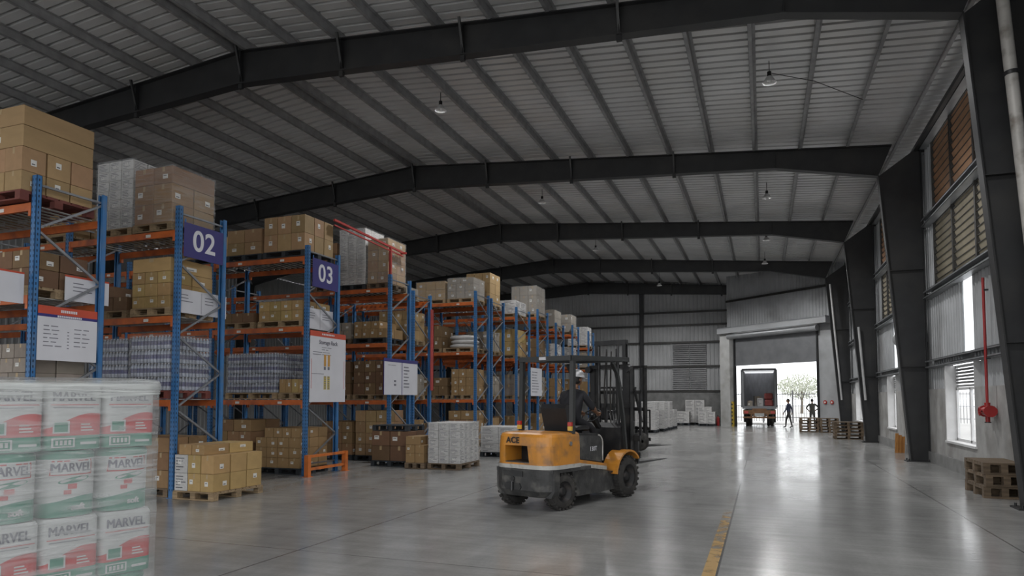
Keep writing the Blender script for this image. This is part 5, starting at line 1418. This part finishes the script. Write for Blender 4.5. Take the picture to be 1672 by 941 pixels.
mb = MB().box((-.92, -.10, .74), (.92, .0, .98), 'truck_frame').box((-.92, -.12, .50), (.92, -.04, .60), 'truck_frame').box((-.5, -.12, .55), (-.42, -.04, .8), 'truck_frame').box((.42, -.12, .55), (.5, -.04, .8), 'truck_frame').box((-.4, -.11, .98), (.4, -.02, 1.08), 'truck_frame'); mb.build('bumper', tk)
MB().box((-.27, -.128, .62), (.27, -.10, .80), 'plate').build('number_plate', tk)
mb = MB().bbox((-.95, 4.6, .5), (.95, 6.2, 2.6), 'truck_body', .1); mb.build('cab', tk)
for s in (1, -1): MB().lathe([(.1, -.12), (.42, -.12), (.42, .12), (.1, .12)], 'rubber', 20, (s*.78, 5.6, .42), 'x').build('wheel', tk)
for i, (x, y, c, h, w, lab) in enumerate(((-.75, 43.45, 'box_grey', .34, .3, 'small grey carton standing in the truck box near left wall'), (-.18, 44.2, 'box_white', .5, .34, 'white carton standing in the middle of the truck box'), (-.33, 44.9, 'box_grey', .62, .4, 'grey carton standing deep in the truck box'))):
    tag(obj('carton', carton_mesh(c, i), None, (x, y, 1.202), .1*i, (w, w, h)), lab, 'carton', 'cartons in the truck')

bme = MB().bbox((-.24, -.22, 0), (.24, .22, .40), 'shirt_red', .07).box((-.243, -.03, .06), (.243, .03, .34), 'label').mesh('bundle')
for i in range(2): tag(obj('bundle', bme, None, (.33 - .03*i, 44.0, 1.202 + .405*i), .12*i), f'dull red bundle in the truck box, {("lower", "upper")[i]} of two', 'bundle', 'red bundles in the truck')
# ------------------------------------------------------------------ things along the window wall
for i in range(3):
    pallet(3.735 + (.01 if i % 2 else -.01), 13.96, .196*i, .60, 1.14, 'pal_grey', f'wooden pallet, {("bottom", "middle", "top")[i]} of the stack below the window', .02*(i % 2), True, 'pallet stack below the window', 1.39)
for st, (x, y, w, d, n, nm) in enumerate(((3.27, 31.2, 1.08, .9, 5, 'stack beside the third column'), (2.14, 37.1, .86, 1.0, 5, 'stack nearer the loading door'), (3.02, 36.9, .84, 1.0, 5, 'stack between loading door and fourth column'))):
    for i in range(n):
        pallet(x + random.uniform(-.02, .02), y, .141*i, w, d, 'pal_grey', f'weathered wooden pallet, {("bottom", "second", "third", "fourth", "top")[i]} of {nm}', random.uniform(-.03, .03), False, 'pallets, ' + nm)
# fire hydrant valve and riser
root = thing('fire_hydrant', 'red fire valve with a thin red riser pipe on the window wall', 'fire valve', (3.95, 15.05, 0))
MB().cyl((0, 0, 1.55), (0, 0, 3.95), .024, 'fire_red', 10).build('riser_pipe', root)
mb = MB().cyl((0, -.16, 1.42), (0, .16, 1.42), .085, 'fire_red', 14).cyl((0, 0, 1.42), (0, 0, 1.58), .05, 'fire_red', 12).cyl((0, -.19, 1.42), (0, -.16, 1.42), .11, 'fire_red', 14).cyl((0, .16, 1.42), (0, .19, 1.42), .11, 'fire_red', 14).cyl((.0, 0, 1.42), (.15, 0, 1.42), .05, 'fire_red', 10)
mb.build('valve_body', root)
mb = MB().lathe([(.075, -.008), (.09, 0), (.075, .008), (.07, 0), (.075, -.008)], 'fire_red', 18, (-.13, .0, 1.42), 'x').cyl((-.13, 0, 1.42), (0, 0, 1.42), .014, 'fork_steel', 8).bar((-.13, -.07, 1.42), (-.13, .07, 1.42), .012, .012, 'fire_red').bar((-.13, 0, 1.35), (-.13, 0, 1.49), .012, .012, 'fire_red'); mb.build('hand_wheel', root)
MB().cyl((0, .19, 1.42), (0, .30, 1.42), .045, 'pipe_white', 12).cyl((0, .30, 1.42), (0, .33, 1.42), .058, 'pipe_white', 12).build('hose_coupling', root)
MB().cyl((0, 0, 1.33), (0, 0, 1.22), .04, 'fire_red', 12).cyl((0, 0, 1.2), (0, 0, 1.22), .055, 'fork_steel', 12).build('drain_outlet', root)
for z in (2.4, 3.7): MB().box((0, -.03, z), (.075, .03, z + .03), 'fork_steel').build('pipe_clip', root)
for i in range(3):
    o = MB().box((-.045, -.012, 0), (.045, .012, .60 - .05*i), 'wood_yellow').build('timber_board', None, (3.78 + .095*i, 23.5 + .05*i, .004)); o.rotation_euler = (0, .05, 0)
    tag(o, f'short yellow timber board standing by the window wall beyond the second column, {("tallest", "middle", "shortest")[i]} of three', 'board', 'yellow timber boards')
mb = MB(); pa, pb = Vector((3.49 + .02, 11.96, 7.9)), Vector((4.005, 11.96, .02)); mb.cyl(pa, pb, .085, 'pipe_grey', 16)
root = tag(mb.build('downpipe'), 'grey downpipe sloping down the nearest column at right edge', 'downpipe')
for t in (.17, .55): 
    c = pa.lerp(pb, t); q = (pb - pa).normalized(); MB().cyl(c - q*.03, c + q*.03, .10, 'steel_dark', 14).box((c.x - .03, 11.96, c.z - .02), (c.x + .03, 12.15, c.z + .02), 'steel_dark').build('pipe_clamp', root)
for k_, (y, za) in enumerate(((37.3, 7.4), (28.96, 4.4))):
    x0, x1 = 3.64 - .075*za + .16, 3.64 - .075*2.0 + .16
    mb = MB().cyl((x0, y - .20, za), (x1, y - .20, 1.6), .045, 'pipe_white', 10); tag(mb.build('downpipe'), f'white pipe running down the {("fourth", "third")[k_]} column', 'pipe', 'white pipes on the columns')
for i, t in enumerate((6.72, 7.12)):
    p = DM @ Vector((t, -.02, 1.48)); o = MB().cyl((0, 0, 0), (0, -.03, 0), .10, 'lamp_red', 16).cyl((0, -.03, 0), (0, -.035, 0), .05, 'label', 12).build('warning_reflector', None, p, DA); tag(o, f'round red reflector beside the loading door, {("nearer", "farther from")[i]} the opening', 'reflector', 'red reflectors')
root = thing('fire_extinguisher', 'red fire extinguisher standing left of the white door column', 'fire extinguisher', tuple(DM @ Vector((-.62, -.25, 0))))
MB().lathe([(0, 0), (.085, 0), (.09, .03), (.09, .46), (.06, .54), (.03, .57), (.03, .60), (0, .60)], 'fire_red', 16).build('cylinder', root)
MB().box((-.02, -.08, .60), (.02, .05, .66), 'black').tube([(.03, 0, .62), (.12, 0, .55), (.12, 0, .2)], .012, 'black', 6).build('hose', root)

# pendant lamps, with some more added as fill
def pendant(x, y, z, label, power=LAMP):
    l = bpy.data.lights.new('pendant_light', 'SPOT'); l.energy = power; l.spot_size = R(165); l.spot_blend = .6; l.shadow_soft_size = .16
    lo = bpy.data.objects.new('pendant_light', l); COL.objects.link(lo); lo.location = (x, y, z - .03)
    top = roofz(x) + .19; root = thing('pendant_lamp', label, 'lamp', (x, y, z), 0, 'pendant lamps')
    MB().cyl((0, 0, .24), (0, 0, top - z), .009, 'black', 6).build('stem', root)
    MB().cyl((0, 0, .12), (0, 0, .25), .045, 'black', 12).build('lamp_holder', root)
    MB().lathe([(.045, .15), (.075, .12), (.13, .03), (.16, 0), (.152, .0), (.12, .03), (.06, .11), (0, .12)], 'lamp_white', 20).build('reflector', root)
    MB().lathe([(0, .0), (.035, .015), (.045, .05), (.03, .1), (0, .115)], 'lamp_white', 12).build('bulb', root)
pendant(-7.75, 15.55, 9.16, 'white pendant lamp under the roof between first and second rafters, above the racks')
pendant(.25, 15.4, 8.5, 'white pendant lamp nearest the camera above the open floor')
pendant(.24, 24.2, 8.45, 'white pendant lamp above the open floor past the second rafter')
pendant(.2, 35.8, 8.4, 'added white pendant fill lamp just inside the loading door')  # added lamp, brightens the floor and walls by the door
pendant(-5.6, 40, 8.3, 'white pendant lamp near the end wall')
pendant(.25, 30.5, 8.4, 'added white pendant fill lamp above the open floor past the third rafter')  # added lamp, lifts the open floor towards the far end
pendant(.25, 6.8, 8.5, 'added white pendant fill lamp above the open floor over the camera')  # added lamp out of view, lights the near floor
pendant(-7.75, 24.2, 9.1, 'added white pendant fill lamp above the rack ends past the second rafter')  # added lamp, fills the rack ends midway down the hall
pendant(-7.75, 33, 9.1, 'added white pendant fill lamp above the rack ends past the third rafter')  # added lamp, fills the farther rack ends
tag(MB().tube([(.30, 15.42, 8.72), (1.2, 16.1, 8.70), (2.3, 17.3, 8.62)], .008, 'black', 6).build('power_cable'), 'thin black cable running slantwise from the nearest pendant lamp', 'cable')
# blue sheet over a low heap between the floor pallets
# ------------------------------------------------------------------ blue sheeted pallet
pallet(-7.75, 16.1 - .05, 0, .86, .9, 'pal_dark', 'dark pallet under the blue-sheeted load behind the floor pallets', 0, False, 'pallets on the floor')
mb = MB(); mb.bbox((-.31, -.33, 0), (.31, .33, .70), 'box_white', .05); ld = tag(mb.build('bundle', None, (-7.75, 16.05, .144)), 'white bundle under a blue sheet behind the floor pallets', 'bundle')
mb = MB(); vs = []; n = 13
rnd = random.Random(2)
for i in range(n):
    for j in range(n):
        u, v = (i/(n-1) - .5)*2, (j/(n-1) - .5)*2
        e = max(abs(u), abs(v)); x = u*.43; y = v*.45; z = .885 if e < .75 else .885 - (e - .75)/.25*.22
        if e >= .75: x = math.copysign(min(abs(x)*1.0, .43), x)
        vs.append((x*(1.02 if e < .75 else 1.05), y*1.03, z + rnd.uniform(-.008, .012)))
mb.add(vs, [(i*n + j, i*n + j + 1, (i+1)*n + j + 1, (i+1)*n + j) for i in range(n-1) for j in range(n-1)], 'blue_tarp', True)
tag(mb.build('cover_sheet', None, (-7.75, 16.05, 0)), 'crumpled blue sheet over the white bundle behind the floor pallets', 'sheet')
# dark pallet lying on top of the dark carton pallet
pallet(-8.57, 14.96, .144 + .72 + .004, 1.0, .84, 'pal_dark', 'dark pallet lying on top of the dark brown cartons before the two-page notice', 0, True, 'pallets on the floor')

# ------------------------------------------------------------------ daylight
w = bpy.data.worlds.new('overcast sky'); sc.world = w; w.use_nodes = True
nt = w.node_tree; bg = nt.nodes['Background']
tc = nt.nodes.new('ShaderNodeTexCoord'); sx = nt.nodes.new('ShaderNodeSeparateXYZ'); nt.links.new(tc.outputs['Generated'], sx.inputs[0])
cr = nt.nodes.new('ShaderNodeValToRGB'); cr.color_ramp.elements[0].position = .0; cr.color_ramp.elements[0].color = (.80, .82, .84, 1)
cr.color_ramp.elements[1].position = .6; cr.color_ramp.elements[1].color = (1, 1, 1, 1)
nt.links.new(sx.outputs['Z'], cr.inputs[0]); nt.links.new(cr.outputs[0], bg.inputs['Color'])
bg.inputs['Strength'].default_value = SKY
def daylight(name, loc, rot, sx_, sy_, power, col=(1, 1, 1)):
    l = bpy.data.lights.new(name, 'AREA'); l.shape = 'RECTANGLE'; l.size = sx_; l.size_y = sy_; l.energy = power; l.color = col
    o = bpy.data.objects.new(name, l); COL.objects.link(o); o.location = loc; o.rotation_euler = rot; return o
def portal(name, loc, rot, a, b):
    o = daylight(name, loc, rot, a, b, 1); o.data.cycles.is_portal = True; return o
portal('portal_rear', (-11.2, YB, 3.85), (R(90), 0, 0), 30, 7.7)
portal('portal_door', tuple(DM @ Vector((3.4, .1, 1.85))), (R(90), 0, DA + math.pi), 5.8, 3.7)
sc.view_settings.view_transform = 'Standard'; sc.view_settings.look = 'None'; sc.view_settings.gamma = 1; sc.view_settings.use_curve_mapping = False
sc.view_settings.exposure = EXPO
cy = sc.cycles; cy.use_denoising = True; cy.max_bounces = 8; cy.diffuse_bounces = 4; cy.glossy_bounces = 3; cy.transparent_max_bounces = 16; cy.transmission_bounces = 4; cy.caustics_reflective = False; cy.caustics_refractive = False
labs = {}
for o in bpy.data.objects:
    if o.parent is None and o.get('label'): labs.setdefault(o['label'], []).append(o.name)
for l, ns in labs.items():
    if len(ns) > 1: print('DUP LABEL', l, ns)
    if not 4 <= len(l.split()) <= 16: print('LEN LABEL', len(l.split()), l)
